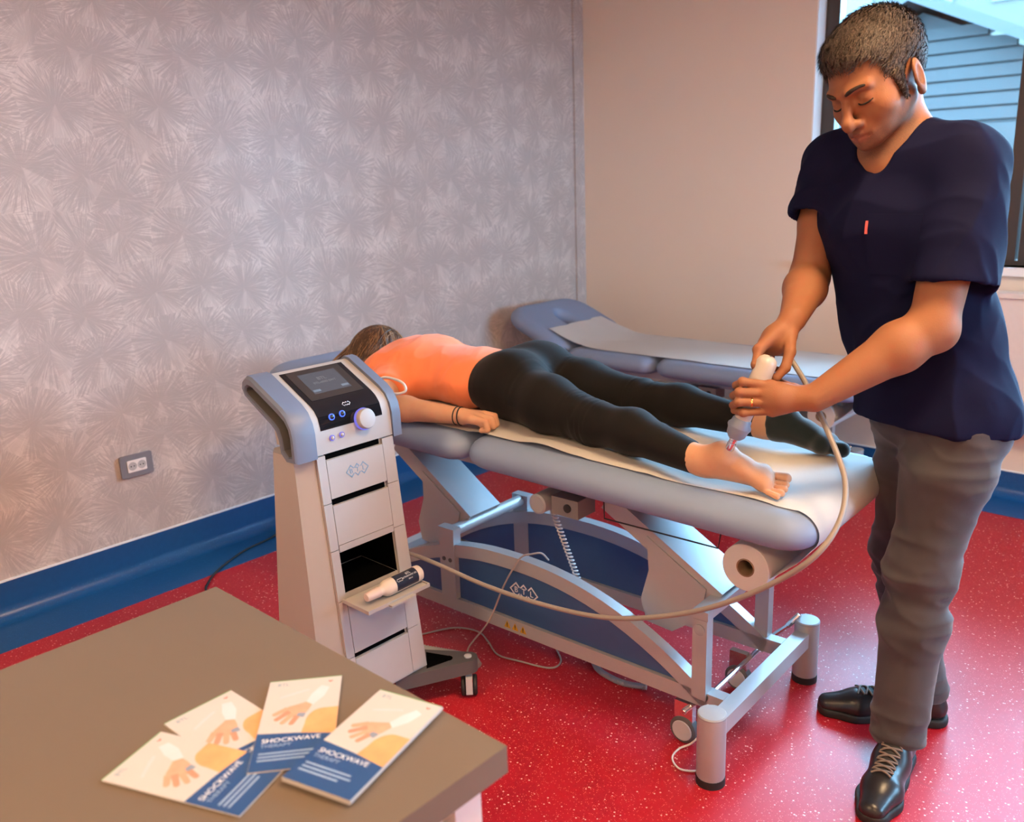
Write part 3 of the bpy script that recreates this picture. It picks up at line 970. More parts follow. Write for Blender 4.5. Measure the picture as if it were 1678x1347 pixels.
# tray folded out of the open compartment
bm = B()
box(bm, (1.196, 1.632, 0.4085), (1.402, 1.742, 0.4145)); box(bm, (1.196, 1.632, 0.4145), (1.200, 1.742, 0.4185)); box(bm, (1.398, 1.632, 0.4145), (1.402, 1.742, 0.4185))
box(bm, (1.200, 1.632, 0.4145), (1.398, 1.635, 0.4185)); box(bm, (1.26, 1.618, 0.4075), (1.34, 1.632, 0.4125))
put('fold_out_tray', bm, M_MACH, mc, True, bevel=0.001)

# ---------------- console head
prof = [(1.777, 0.8005)]
prof += [(1.779, 0.84), (1.782, 0.868), (1.789, 0.892), (1.802, 0.909), (1.820, 0.921), (1.95, 0.986), (1.962, 0.987), (1.970, 0.980), (1.972, 0.965), (1.955, 0.8005)]
bm = B(); prism(bm, prof, 0, 1.186, 1.429); head = put('console', bm, M_MACH, mc, True, bevel=0.004)
def prof_at(s):
    """point and normal on the console surface, s = 0 at the front bottom, 1 at the rear top edge"""
    P = [Vector((0, y, z)) for y, z in prof[:8]]
    Ls = [(b - a).length for a, b in zip(P, P[1:])]
    t = s * sum(Ls)
    for a, b, l in zip(P, P[1:], Ls):
        if t <= l:
            d = (b - a).normalized()
            return a.lerp(b, t / l), Vector((0, -d.z, d.y)), d
        t -= l
    d = (P[-1] - P[-2]).normalized()
    return P[-1], Vector((0, -d.z, d.y)), d
def ribbon(name, x0, x1, s0, s1, off, mat, parent, n=26, th=0.002):
    bm = B()
    rings = []
    for i in range(n + 1):
        p, nr, d = prof_at(s0 + (s1 - s0) * i / n)
        a, b = p + nr * off, p + nr * (off - th)
        rings.append([(x0, a.y, a.z), (x1, a.y, a.z), (x1, b.y, b.z), (x0, b.y, b.z)])
    loft(bm, rings)
    return put(name, bm, mat, parent, True, smooth=50)
pan = ribbon('glass_panel', 1.206, 1.402, 0.205, 0.935, 0.0012, M_BLACKGL, head)
ribbon('screen_surround', 1.222, 1.386, 0.50, 0.925, 0.0024, M_SCRFR, head, 6)
scr = ribbon('screen', 1.246, 1.362, 0.575, 0.865, 0.0030, M_SCREEN, head, 3)
p, nr, d = prof_at(0.72)
Mx = basis(Vector((1.304, p.y, p.z)) + nr * 0.0034, (1, 0, 0), d)
text_mesh('screen_text', 'BTL', 0.017, Mx @ Matrix.Translation((0, 0.014, 0)), M_SCRTXT, scr, 0.0001, True)
text_mesh('screen_text', 'BTL-6000 SWT', 0.011, Mx @ Matrix.Translation((0, -0.002, 0)), M_SCRTXT, scr, 0.0001, True)
for x0 in (1.249, 1.337):
    p, nr, d = prof_at(0.60)
    bm = B(); Mb = basis(Vector((x0, p.y, p.z)) + nr * 0.0032, (1, 0, 0), d); box(bm, (0, 0, 0), (0.022, 0.008, 0.0002), M=Mb); put('screen_button', bm, M_SCRBTN, scr, True, smooth=0)
p, nr, d = prof_at(0.385)
Ml = basis(Vector((1.304, p.y, p.z)) + nr * 0.0016, (1, 0, 0), d)
put('logo', logo_mesh(Ml, 0.0075, 0.0004), M_LOGO, pan, True, smooth=0)
def ring_button(x, s, r, ringmat, capmat, name='button'):
    p, nr, d = prof_at(s)
    c = Vector((x, p.y, p.z)) + nr * 0.0008
    bm = B(); lathe(bm, [(0, r * 0.70), (0.004, r * 0.68), (0.0055, r * 0.55), (0.006, 0.001)], c, nr, 24); b = put(name, bm, capmat, head, True, smooth=50)
    bm = B(); lathe(bm, [(0, r * 0.72), (0, r), (0.003, r), (0.0036, r * 0.86), (0.003, r * 0.72), (0, r * 0.72)], c, nr, 28, cap=False); put('lit_ring', bm, ringmat, b, True, smooth=50)
ring_button(1.246, 0.30, 0.0085, M_RING, M_BLACKGL)
ring_button(1.279, 0.305, 0.0085, M_RING, M_BLACKGL)
ring_button(1.236, 0.125, 0.0075, M_RINGV, M_MACH)
ring_button(1.266, 0.130, 0.0075, M_RINGV, M_MACH)
p, nr, d = prof_at(0.215)
nr = Vector((0, -0.97, 0.22)).normalized()
c = Vector((1.338, p.y - 0.002, p.z))
bm = B(); lathe(bm, [(0, 0.0285), (0.004, 0.0295), (0.007, 0.0275)], c, nr, 40); db = put('dial_base', bm, M_RINGV, head, True)
bm = B(); lathe(bm, [(0.0065, 0.0265), (0.018, 0.0265), (0.021, 0.0245), (0.0225, 0.018), (0.0225, 0.001)], c, nr, 44); dl = put('dial', bm, flat('dial_grey_plastic', (0.36, 0.335, 0.325), 0.5), head, True, smooth=40)
bm = B(); lathe(bm, [(0.0226, 0.0052), (0.0234, 0.0050), (0.0228, 0.0035), (0.0222, 0.0005)], c + Vector((0.010, 0, -0.011)), nr, 20); put('finger_dimple', bm, M_GREYPL, dl, True, smooth=60)
# side grips: a loop that follows the console and drops down the front
def grip(x0, x1, side):
    outer = [(1.772, 0.795), (1.774, 0.86), (1.780, 0.886), (1.796, 0.912), (1.820, 0.930), (1.945, 0.992), (1.966, 0.994), (1.984, 0.982), (1.990, 0.962), (1.980, 0.942), (1.955, 0.926),
             (1.868, 0.880), (1.850, 0.866), (1.842, 0.845), (1.838, 0.812), (1.815, 0.792)]
    hole = [(1.792, 0.812), (1.792, 0.858), (1.797, 0.880), (1.810, 0.897), (1.832, 0.910), (1.940, 0.965), (1.958, 0.968), (1.970, 0.962), (1.973, 0.953), (1.964, 0.945), (1.945, 0.935),
            (1.862, 0.892), (1.840, 0.876), (1.830, 0.852), (1.826, 0.822), (1.810, 0.808)]
    xo, xi = (x0, x1) if side < 0 else (x1, x0)      # outer face, face against the console
    bm = B()
    xd = xi + (xo - xi) * 0.25                       # depth of the finger recess
    loops = [[(xi, y, z) for y, z in outer], [(xo + (xi - xo) * 0.12, y, z) for y, z in outer],
             [(xo, y + (h[0] - y) * 0.25, z + (h[1] - z) * 0.25) for (y, z), h in zip(outer, hole)],
             [(xo, y + (h[0] - y) * 0.8, z + (h[1] - z) * 0.8) for (y, z), h in zip(outer, hole)],
             [(xo + (xi - xo) * 0.08, y, z) for y, z in hole], [(xd, y, z) for y, z in hole]]
    R = [[bm.verts.new(p) for p in l] for l in loops]
    n = len(outer)
    for k, (a, b) in enumerate(zip(R, R[1:])):
        for i in range(n):
            j = (i + 1) % n
            f = bm.faces.new((a[i], a[j], b[j], b[i]))
            f.material_index = 1 if k == 4 else 0
    f = bm.faces.new(R[-1]); f.material_index = 1
    bm.faces.new(R[0])
    put('side_grip', bm, [M_CHEEK, M_DKPL], mc, True, smooth=35)
grip(1.122, 1.185, -1)
grip(1.430, 1.462, 1)

# ---------------- wheeled base
def arm_poly(a, b, w0, w1):
    a, b = Vector(a), Vector(b)
    d = (b - a).normalized()
    nr = Vector((-d.y, d.x, 0))
    pts = [a + nr * w0, a - nr * w0, b - nr * w1]
    for i in range(1, 8):
        t = -PI / 2 + PI * i / 8
        pts.append(b + d * (w1 * math.cos(t)) + nr * (w1 * math.sin(t)))
    pts.append(b + nr * w1)
    return pts
for wx, wy in ((1.556, 1.664), (1.045, 1.675), (1.045, 2.14), (1.520, 2.14)):
    a = Vector((1.40 if wx > 1.3 else 1.20, 1.80 if wy < 1.8 else 1.92, 0))
    pts = arm_poly(a, (wx, wy, 0), 0.085, 0.028)
    bm = B(); loft(bm, [[(q.x, q.y, 0.076) for q in pts], [(q.x, q.y, 0.117) for q in pts]]); arm = put('base_arm', bm, M_DKPL, mc, True, bevel=0.003)
    pts = arm_poly(a.lerp(Vector((wx, wy, 0)), 0.42), a.lerp(Vector((wx, wy, 0)), 0.72), 0.045, 0.014)
    bm = B(); loft(bm, [[(q.x, q.y, 0.1172) for q in pts], [(q.x, q.y, 0.1180) for q in pts]]); put('arm_recess_shade', bm, M_RECESS_SHADE, arm, True)  # flat black patch paints the shade of a hollow on the arm
    bm = B(); lathe(bm, [(0.117, 0.011), (0.121, 0.011), (0.1225, 0.008), (0.1226, 0.001)], (wx, wy, 0), (0, 0, 1), 20); put('pivot_cap', bm, M_LTPL, arm, True)
    ax = Vector((0.72, -0.69, 0)).normalized()
    f = Vector((0.69, 0.72, 0))
    c = Vector((wx, wy, 0.030)) - f * 0.008
    for s in (-1, 1):
        bm = B(); lathe(bm, [(0.0, 0.021), (0.0, 0.027), (0.003, 0.030), (0.010, 0.030), (0.013, 0.026), (0.013, 0.018)], c + ax * (s * 0.017 - 0.0065), ax, 26); put('castor_wheel', bm, M_RUBBER, arm, True, smooth=40)
    Mb = basis(c, ax, Vector((0, 0, 1)).cross(ax))
    bm = B(); box(bm, (-0.0095, -0.031, -0.014), (0.0095, 0.020, 0.036), M=Mb); put('castor_housing', bm, M_LTPL, arm, True, bevel=0.006)
    bm = B(); cyl(bm, (wx, wy, 0.060), (wx, wy, 0.077), 0.008, 14); put('castor_stem', bm, M_CHROME, arm, True)
bm = B(); box(bm, (1.175, 1.775, 0.078), (1.43, 1.965, 0.1172)); put('base_plate', bm, M_DKPL, mc, True, bevel=0.005)
# white cable clip on the right grip
bm = B(); tube(bm, [(1.458, 1.872, 0.920), (1.470, 1.865, 0.934), (1.482, 1.845, 0.938), (1.492, 1.805, 0.930), (1.495, 1.790, 0.918), (1.490, 1.785, 0.906), (1.478, 1.797, 0.900), (1.461, 1.815, 0.900)], 0.0036, 10, 6)
put('cable_clip', bm, flat('white_clip_plastic', (0.48, 0.46, 0.44), 0.4), mc, True, smooth=80)

# ================================================================== gel bottle on the tray
M_BOTTLE = flat('white_bottle_plastic', (0.58, 0.50, 0.43), 0.38, var=0.02)
bt = thing('gel_bottle', 'white gel bottle with a dark label lying on the trolley tray', 'bottle', (1.30, 1.668, 0.415))
p0 = Vector((1.405, 1.672, 0.4375)); ad = Vector((-1, -0.03, 0)).normalized()
bm = B(); lathe(bm, [(0.0, 0.005), (0.001, 0.016), (0.006, 0.0212), (0.012, 0.0222), (0.118, 0.0222), (0.126, 0.0205), (0.134, 0.0145), (0.138, 0.0125), (0.148, 0.0125)], p0, ad, 32); put('bottle_body', bm, M_BOTTLE, bt, True, smooth=50)
bm = B(); lathe(bm, [(0.146, 0.0138), (0.170, 0.0128), (0.186, 0.0112), (0.188, 0.010), (0.188, 0.001)], p0, ad, 28); put('cap', bm, flat('pinkish_white_cap', (0.56, 0.44, 0.39), 0.4), bt, True, smooth=50)
x, y, d = frame_of(ad)
bm = B()
rows = []
for t in (0.024, 0.100):
    rows.append([p0 + ad * t + (Vector((0, -1, 0)) * math.cos(a) + Vector((0, 0, 1)) * math.sin(a)) * 0.0225 for a in (-0.5 + 2.3 * i / 16 for i in range(17))])
quad_strip(bm, rows[0], rows[1])
lab = put('label_wrap', bm, flat('navy_bottle_label', (0.012, 0.018, 0.035), 0.3), bt, True, smooth=80)
def on_label(t, a, s):
    c = p0 + ad * t + (Vector((0, -1, 0)) * math.cos(a) + Vector((0, 0, 1)) * math.sin(a)) * 0.0227
    nrm = (Vector((0, -1, 0)) * math.cos(a) + Vector((0, 0, 1)) * math.sin(a))
    return basis(c, -ad, nrm.cross(-ad))
put('logo', logo_mesh(on_label(0.086, 0.75, 1), 0.0062, 0.0002), M_LOGO, lab, True, smooth=0)
for k, (tx, sz) in enumerate((('BTL', 0.010), ('ULTRASOUND GEL', 0.006), ('250 ml', 0.005))):
    text_mesh('label_text', tx, sz, on_label(0.052, 1.15 - 0.36 * k, 1), M_LOGO, lab, 0.0001, True)

# ================================================================== wall socket
M_SOCKFR = flat('grey_socket_plate', (0.20, 0.205, 0.235), 0.4)
M_SOCK = flat('white_socket_insert', (0.80, 0.77, 0.76), 0.35)
sk = thing('wall_socket', 'grey framed double power socket low on the papered wall', 'power socket', (1.362, YW, 0.425))
cx, cz = 1.362, 0.437
bm = B(); prism(bm, [(cx + a, cz + b) for a, b in rrect(0.0625, 0.0435, 0.006, 3)], 1, YW - 0.011, YW); put('plate', bm, M_SOCKFR, sk, True, bevel=0.002)
bm = B()
prism(bm, [(cx + a, cz + b) for a, b in rrect(0.037, 0.0235, 0.003, 2)], 1, YW - 0.0135, YW - 0.011)
ins = put('insert', bm, M_SOCK, sk, True, bevel=0.001)
for s in (-1, 1):
    bm = B(); lathe(bm, [(0.0136, 0.0165), (0.0142, 0.0165), (0.0138, 0.0145), (0.0137, 0.001)], (cx + s * 0.018, YW, cz), (0, -1, 0), 26); o = put('outlet', bm, M_LTPL, ins, True, smooth=40)
    for q in (-0.006, 0.006):
        bm = B(); cyl(bm, (cx + s * 0.018 + q, YW - 0.0137, cz), (cx + s * 0.018 + q, YW - 0.0144, cz), 0.0024, 10); put('pin_hole', bm, M_RECESS_SHADE, o, True)

# ================================================================== desk with leaflets
M_DESK = NT('brown_laminate')
_p = M_DESK.obj()
M_DESK.set(col=M_DESK.mix(M_DESK.noise(_p, 2.0, 5, 0.6), (0.138, 0.106, 0.079), (0.162, 0.125, 0.094)), rough=0.5, spec=0.35)
M_DESK.bump(M_DESK.noise(_p, 500, 3), 0.08, 0.001)
M_DESK = M_DESK.m
M_MELA = flat('pale_melamine', (0.62, 0.56, 0.53), 0.4)
dk = thing('desk', 'brown topped office desk in the foreground carrying leaflets', 'desk', (-0.1, 1.05, 0))
bm = B(); box(bm, (-0.95, 0.690, 0.700), (0.706, 1.426, 0.740)); put('desktop', bm, M_DESK, dk, True, bevel=0.0015)
bm = B(); box(bm, (0.625, 0.707, 0.0), (0.671, 1.410, 0.6995)); put('end_panel', bm, M_MELA, dk, True, bevel=0.001)
bm = B(); box(bm, (-0.92, 0.707, 0.0), (-0.875, 1.410, 0.6995)); put('end_panel', bm, M_MELA, dk, True, bevel=0.001)
bm = B(); box(bm, (-0.874, 1.365, 0.25), (0.624, 1.385, 0.6995)); put('modesty_panel', bm, M_MELA, dk, True)
for zz in (0.45, 0.575):
    bm = B(); box(bm, (0.18, 0.715, zz), (0.610, 0.733, zz + 0.118)); d = put('drawer_front', bm, M_MELA, dk, True, bevel=0.001)
    bm = B(); tube(bm, [(0.33, 0.715, zz + .06), (0.33, 0.695, zz + .06), (0.46, 0.695, zz + .06), (0.46, 0.715, zz + .06)], 0.005, 8, 1); put('handle', bm, M_CHROME, d, True)
bm = B(); box(bm, (0.165, 0.734, 0.40), (0.624, 1.30, 0.6995)); put('drawer_box', bm, M_MELA, dk, True)

M_PAGE = flat('white_leaflet_paper', (0.50, 0.48, 0.475), 0.45, var=0.02)
M_PRBLUE = flat('leaflet_blue_print', (0.022, 0.075, 0.22), 0.4, var=0.04)
M_PRSKIN = flat('leaflet_printed_knee', (0.58, 0.33, 0.15), 0.45, var=0.25, scale=30)
M_PRHAND = flat('leaflet_printed_hand', (0.55, 0.33, 0.23), 0.45, var=0.18, scale=60)
M_PRGREY = flat('leaflet_printed_sleeve', (0.58, 0.57, 0.62), 0.45, var=0.12, scale=20)
M_PRGREEN = flat('leaflet_green_edge', (0.10, 0.38, 0.14), 0.5)
M_PRTEXT = flat('leaflet_light_text', (0.72, 0.74, 0.80), 0.5)
M_PRRED = flat('leaflet_red_mark', (0.50, 0.10, 0.07), 0.5)
def leaflet(tl, tr, z, thick, label):
    """folded leaflet 105 x 210 mm: tl, tr the two corners of its top edge"""
    tl, tr = Vector((*tl, 0)), Vector((*tr, 0))
    w = 0.104
    h = 0.208
    ex = (tr - tl).normalized()
    ey = Vector((-ex.y, ex.x, 0))          # toward the top edge of the leaflet
    o = tl - ey * h
    M = basis((o.x, o.y, z), ex, ey)
    lf = thing('leaflet', label, 'leaflet', ((tl + tr) / 2 - ey * h / 2) + Vector((0, 0, z)), group='therapy leaflets fanned out on the desk')
    t = thick
    n = max(2, int(t / 0.0012))
    for k in range(n):
        bm = B(); q = t / n
        d = 0.0006 * ((k * 37) % 3 - 1)
        box(bm, (d, d, q * k), (w + d, h + d * 2, q * k + q * 0.86), M=M); put('page', bm, M_PAGE, lf, True, smooth=0)
    bm = B(); box(bm, (0, 0, t - 0.0002), (w, h, t + 0.0001), M=M); cov = put('cover', bm, M_PAGE, lf, True, smooth=0)
    def flatpoly(name, pts, mat, lift):
        bm = B(); loft(bm, [[M @ Vector((x, y, t + lift)) for x, y in pts], [M @ Vector((x, y, t + lift + 0.00004)) for x, y in pts]]); put(name, bm, mat, cov, True, smooth=0)
    blue = [(0, 0), (w, 0), (w, 0.066), (w * 0.5, 0.075), (0, 0.080)]
    flatpoly('blue_band', blue, M_PRBLUE, 0.00010)
    knee = [(w, 0.066), (w, 0.128)] + [(0.083 - 0.020 * math.cos(a) * 1.1, 0.098 + 0.030 * math.sin(a)) for a in (PI * 0.55 * (1 - i / 9) - 0.1 - (0.0) for i in range(10))] + [(0.058, 0.074), (0.08, 0.0705)]
    flatpoly('printed_knee', knee, M_PRSKIN, 0.00014)
    hand = [(0.030, 0.130), (0.034, 0.118), (0.046, 0.110), (0.057, 0.114), (0.063, 0.126), (0.067, 0.139), (0.058, 0.147), (0.046, 0.142), (0.034, 0.138)]
    flatpoly('printed_hand', hand, M_PRHAND, 0.00018)
    for k, (fx, fy, ln) in enumerate(((0.034, 0.134, 0.020), (0.037, 0.126, 0.024), (0.042, 0.119, 0.024), (0.049, 0.114, 0.020))):
        dx, dy = -0.80 + 0.16 * k, -0.60 - 0.08 * k
        fin = []
        for i in range(9):
            a_ = PI * i / 8 - PI / 2
            fin.append((fx + dx * (ln + 0.0042 * math.cos(a_)) - dy * 0.0042 * math.sin(a_), fy + dy * (ln + 0.0042 * math.cos(a_)) + dx * 0.0042 * math.sin(a_)))
        fin += [(fx - dy * 0.0048, fy + dx * 0.0048), (fx + dy * 0.0048, fy - dx * 0.0048)]
        flatpoly('printed_finger', fin, flat('leaflet_printed_finger_%d' % (k % 2), (0.55 - 0.10 * (k % 2), 0.32 - 0.07 * (k % 2), 0.22 - 0.05 * (k % 2)), 0.45, var=0.1, scale=80), 0.00020 + 0.00004 * k)
    flatpoly('printed_probe', [(0.046, 0.112), (0.058, 0.110), (0.060, 0.120), (0.050, 0.121)], M_PRBLUE if False else flat('leaflet_printed_probe', (0.22, 0.27, 0.36), 0.5), 0.00020)
    flatpoly('printed_sleeve', [(0.058, 0.146), (0.068, 0.138), (0.082, 0.158), (0.088, 0.180), (0.076, 0.186), (0.064, 0.166)], M_PRGREY, 0.00016)
    flatpoly('printed_fold', [(0.020, 0.160), (0.040, 0.168), (0.060, 0.176), (0.058, 0.180), (0.038, 0.173), (0.019, 0.164)], flat('leaflet_printed_coat', (0.52, 0.51, 0.54), 0.5), 0.00012)
    flatpoly('green_edge', [(0, h - 0.0012), (w, h - 0.0012), (w, h), (0, h)], M_PRGREEN, 0.0001)
    flatpoly('red_mark', [(0.085, 0.196), (0.088, 0.193), (0.092, 0.196), (0.0905, 0.198), (0.088, 0.1955), (0.0865, 0.1985)], M_PRRED, 0.0001)
    text_mesh('printed_logo', 'BTL', 0.010, M @ Matrix.Translation((0.012, 0.196, t + 0.0002)), M_BLUEPR, cov, 0.00004, True, 'LEFT')
    text_mesh('printed_title', 'SHOCKWAVE', 0.0125, M @ Matrix.Translation((0.008, 0.062, t + 0.0002)), M_PRTEXT, cov, 0.00004, True, 'LEFT')
    text_mesh('printed_title', 'THERAPY', 0.0095, M @ Matrix.Translation((0.008, 0.051, t + 0.0002)), flat('leaflet_pale_blue_text', (0.25, 0.36, 0.55), 0.5), cov, 0.00004, True, 'LEFT')
    for k, ln in enumerate((0.070, 0.074, 0.060)):
        flatpoly('text_line', [(0.008, 0.034 - 0.007 * k), (0.008 + ln, 0.034 - 0.007 * k), (0.008 + ln, 0.037 - 0.007 * k), (0.008, 0.037 - 0.007 * k)], flat('leaflet_pale_blue_text', (0.25, 0.36, 0.55), 0.5), 0.00014)
leaflet((0.437, 1.086), (0.537, 1.089), 0.7402, 0.0012, 'second leaflet from the left in the fan, tucked under its neighbours')
leaflet((0.328, 1.031), (0.424, 1.070), 0.7417, 0.0012, 'leftmost leaflet of the fan on the brown desk')
leaflet((0.588, 1.057), (0.668, 0.989), 0.7432, 0.0012, 'upright leaflet of the fan, second from the right')
leaflet((0.674, 0.907), (0.702, 0.806), 0.7447, 0.0060, 'rightmost leaflet, thickest of the fan, at the desk corner')

# ================================================================== cords
M_CORD = flat('grey_cord', (0.36, 0.32, 0.29), 0.5)
def cord(pts, r, mat, label, cat='cord', name='cord', seg=8, per=8):
    bm = B(); tube(bm, pts, r, seg, per)
    return tag(put(name, bm, mat, None, smooth=80), label, cat)
cord([(2.05, 3.245, 0.30), (1.97, 3.235, 0.10), (1.90, 3.17, 0.02), (1.834, 3.147, 0.006), (1.683, 3.115, 0.006), (1.52, 3.03, 0.006), (1.43, 2.95, 0.006), (1.39, 2.88, 0.006), (1.36, 2.70, 0.006), (1.30, 2.30, 0.01), (1.30, 2.02, 0.09)], 0.0045, M_RUBBER, 'black power cord running along the blue floor border by the wall')
cord([(1.805, 1.56, 0.360), (1.785, 1.57, 0.386), (1.760, 1.585, 0.3885), (1.735, 1.60, 0.386), (1.719, 1.615, 0.36), (1.712, 1.66, 0.28), (1.704, 1.72, 0.15), (1.685, 1.79, 0.05), (1.66, 1.80, 0.004), (1.60, 1.84, 0.004), (1.56, 1.95, 0.004)], 0.0028, M_CORD, 'thin grey cord hanging over the arched side bar of the bed')
cord([(1.62, 2.06, 0.004), (1.70, 2.02, 0.004), (1.79, 1.97, 0.004), (1.82, 1.89, 0.004), (1.795, 1.82, 0.004), (1.756, 1.74, 0.004), (1.77, 1.663, 0.004), (1.80, 1.563, 0.004), (1.85, 1.56, 0.004), (1.90, 1.62, 0.004)], 0.0028, M_CORD, 'thin grey cord looping on the red floor under the bed')
bm = B()
tube(bm, [(1.45, 2.00, 0.10), (1.52, 1.96, 0.07), (1.60, 1.88, 0.04), (1.645, 1.81, 0.03), (1.665, 1.76, 0.024), (1.66, 1.73, 0.014)], 0.0115, 10, 22, rfun=lambda t: 0.0115 + 0.0013 * math.cos(t * 2 * PI * 55))
tag(put('ribbed_hose', bm, M_GREYPL, None, smooth=80), 'short ribbed grey hose beside the trolley castor', 'hose')
cord([(1.74, 0.985, 0.150), (1.735, 0.98, 0.10), (1.73, 1.02, 0.03), (1.715, 1.052, 0.004), (1.672, 1.045, 0.004), (1.648, 1.008, 0.004), (1.668, 0.972, 0.004), (1.70, 0.975, 0.004)], 0.0026, flat('white_cord', (0.7, 0.66, 0.63), 0.5), 'white cord loop on the floor by the foot post of the bed')

bm = B()
tube(bm, [(1.95, 1.52, 0.014), (1.885, 1.45, 0.012), (1.865, 1.39, 0.012), (1.865, 1.33, 0.012), (1.89, 1.27, 0.012)], 0.009, 10, 24, rfun=lambda t: 0.0085 + 0.0012 * math.cos(t * 2 * PI * 48))
tag(put('ribbed_hose', bm, M_GREYPL, None, smooth=80), 'ribbed grey hose lying on the floor under the side bar of the bed', 'hose')
# ================================================================== smooth implicit modelling for bodies and clothes
class SDF:
    def __init__(s):
        s.ops = []
    def cap(s, a, b, ra, rb, k=0.012, wide=None, ws=1.0, op='add'):
        s.ops.append(('cap', op, np.array(a, float), np.array(b, float), ra, rb, k, None if wide is None else np.array(wide, float) / np.linalg.norm(wide), ws))
        return s
    def chain(s, pts, rs, k=0.012, **kw):
        for i in range(len(pts) - 1):
            s.cap(pts[i], pts[i + 1], rs[i], rs[i + 1], k, **kw)
        return s
    def ell(s, c, r, R=None, k=0.012, op='add'):
        s.ops.append(('ell', op, np.array(c, float), np.array(r, float), np.eye(3) if R is None else np.array(R, float), k))
        return s
    def clip(s, p, n, k=0.0):
        s.ops.append(('clip', 'clip', np.array(p, float), np.array(n, float) / np.linalg.norm(n), k))
        return s
    def mesh(s, h, inflate=0.0, pad=0.012, lo=None, hi=None):
        mn, mx = [], []
        for o in s.ops:
            if o[1] != 'add':
                continue
            if o[0] == 'cap':
                r = max(o[4], o[5]) * max(1.0, o[8])
                mn += [o[2] - r, o[3] - r]; mx += [o[2] + r, o[3] + r]
            else:
                r = o[3].max()
                mn.append(o[2] - r); mx.append(o[2] + r)
        mn = np.min(mn, 0) - pad - inflate; mx = np.max(mx, 0) + pad + inflate
        if lo is not None:
            mn = np.maximum(mn, lo)
        if hi is not None:
            mx = np.minimum(mx, hi)
        n = np.ceil((mx - mn) / h).astype(int) + 1
        ax = [mn[i] + h * np.arange(n[i]) for i in range(3)]
        D = np.full(n, 1.0, np.float32)
        for o in s.ops:
            if o[0] == 'clip':
                p, nn, k = o[2:]
                d = ((ax[0] - p[0]) * nn[0])[:, None, None] + ((ax[1] - p[1]) * nn[1])[None, :, None] + ((ax[2] - p[2]) * nn[2])[None, None, :]
                np.maximum(D, d.astype(np.float32), out=D)
                continue
            k = o[6] if o[0] == 'cap' else o[5]
            if o[0] == 'cap':
                r = max(o[4], o[5]) * max(1.0, o[8])
                l, u = np.minimum(o[2], o[3]) - r, np.maximum(o[2], o[3]) + r
            else:
                r = o[3].max()
                l, u = o[2] - r, o[2] + r
            g = k + 3 * h + inflate
            i0 = np.clip(np.floor((l - g - mn) / h).astype(int), 0, n)
            i1 = np.clip(np.ceil((u + g - mn) / h).astype(int) + 1, 0, n)
            if (i1 <= i0).any():
                continue
            sl = tuple(slice(a, b) for a, b in zip(i0, i1))
            X = [ax[i][sl[i]].astype(np.float32) for i in range(3)]
            X = (X[0][:, None, None], X[1][None, :, None], X[2][None, None, :])
            if o[0] == 'cap':
                a, b, ra, rb, k, w, ws = o[2:]
                ab = b - a
                L2 = max(ab @ ab, 1e-12)
                t = np.clip(((X[0] - a[0]) * ab[0] + (X[1] - a[1]) * ab[1] + (X[2] - a[2]) * ab[2]) / L2, 0, 1)
                v = [X[i] - a[i] - t * ab[i] for i in range(3)]
                if w is not None:
                    c = (v[0] * w[0] + v[1] * w[1] + v[2] * w[2]) * (1 - 1 / ws)
                    v = [v[i] - c * w[i] for i in range(3)]
                d = np.sqrt(v[0] ** 2 + v[1] ** 2 + v[2] ** 2) - (ra + (rb - ra) * t)
            else:
                c, rr, R, k = o[2:]
                q = [X[i] - c[i] for i in range(3)]
                loc = [(q[0] * R[0][j] + q[1] * R[1][j] + q[2] * R[2][j]) for j in range(3)]
                k0 = np.sqrt(sum((loc[j] / rr[j]) ** 2 for j in range(3)))
                k1 = np.sqrt(sum((loc[j] / rr[j] ** 2) ** 2 for j in range(3))) + 1e-9
                d = k0 * (k0 - 1) / k1
            E = D[sl]
            if o[1] == 'add':
                hh = np.clip(0.5 + 0.5 * (E - d) / k, 0, 1)
                D[sl] = E * (1 - hh) + d * hh - k * hh * (1 - hh)
            else:
                d = -d
                hh = np.clip(0.5 - 0.5 * (E - d) / k, 0, 1)
                D[sl] = E * (1 - hh) + d * hh + k * hh * (1 - hh)
        D -= inflate
        return surface_nets(D, mn, h)

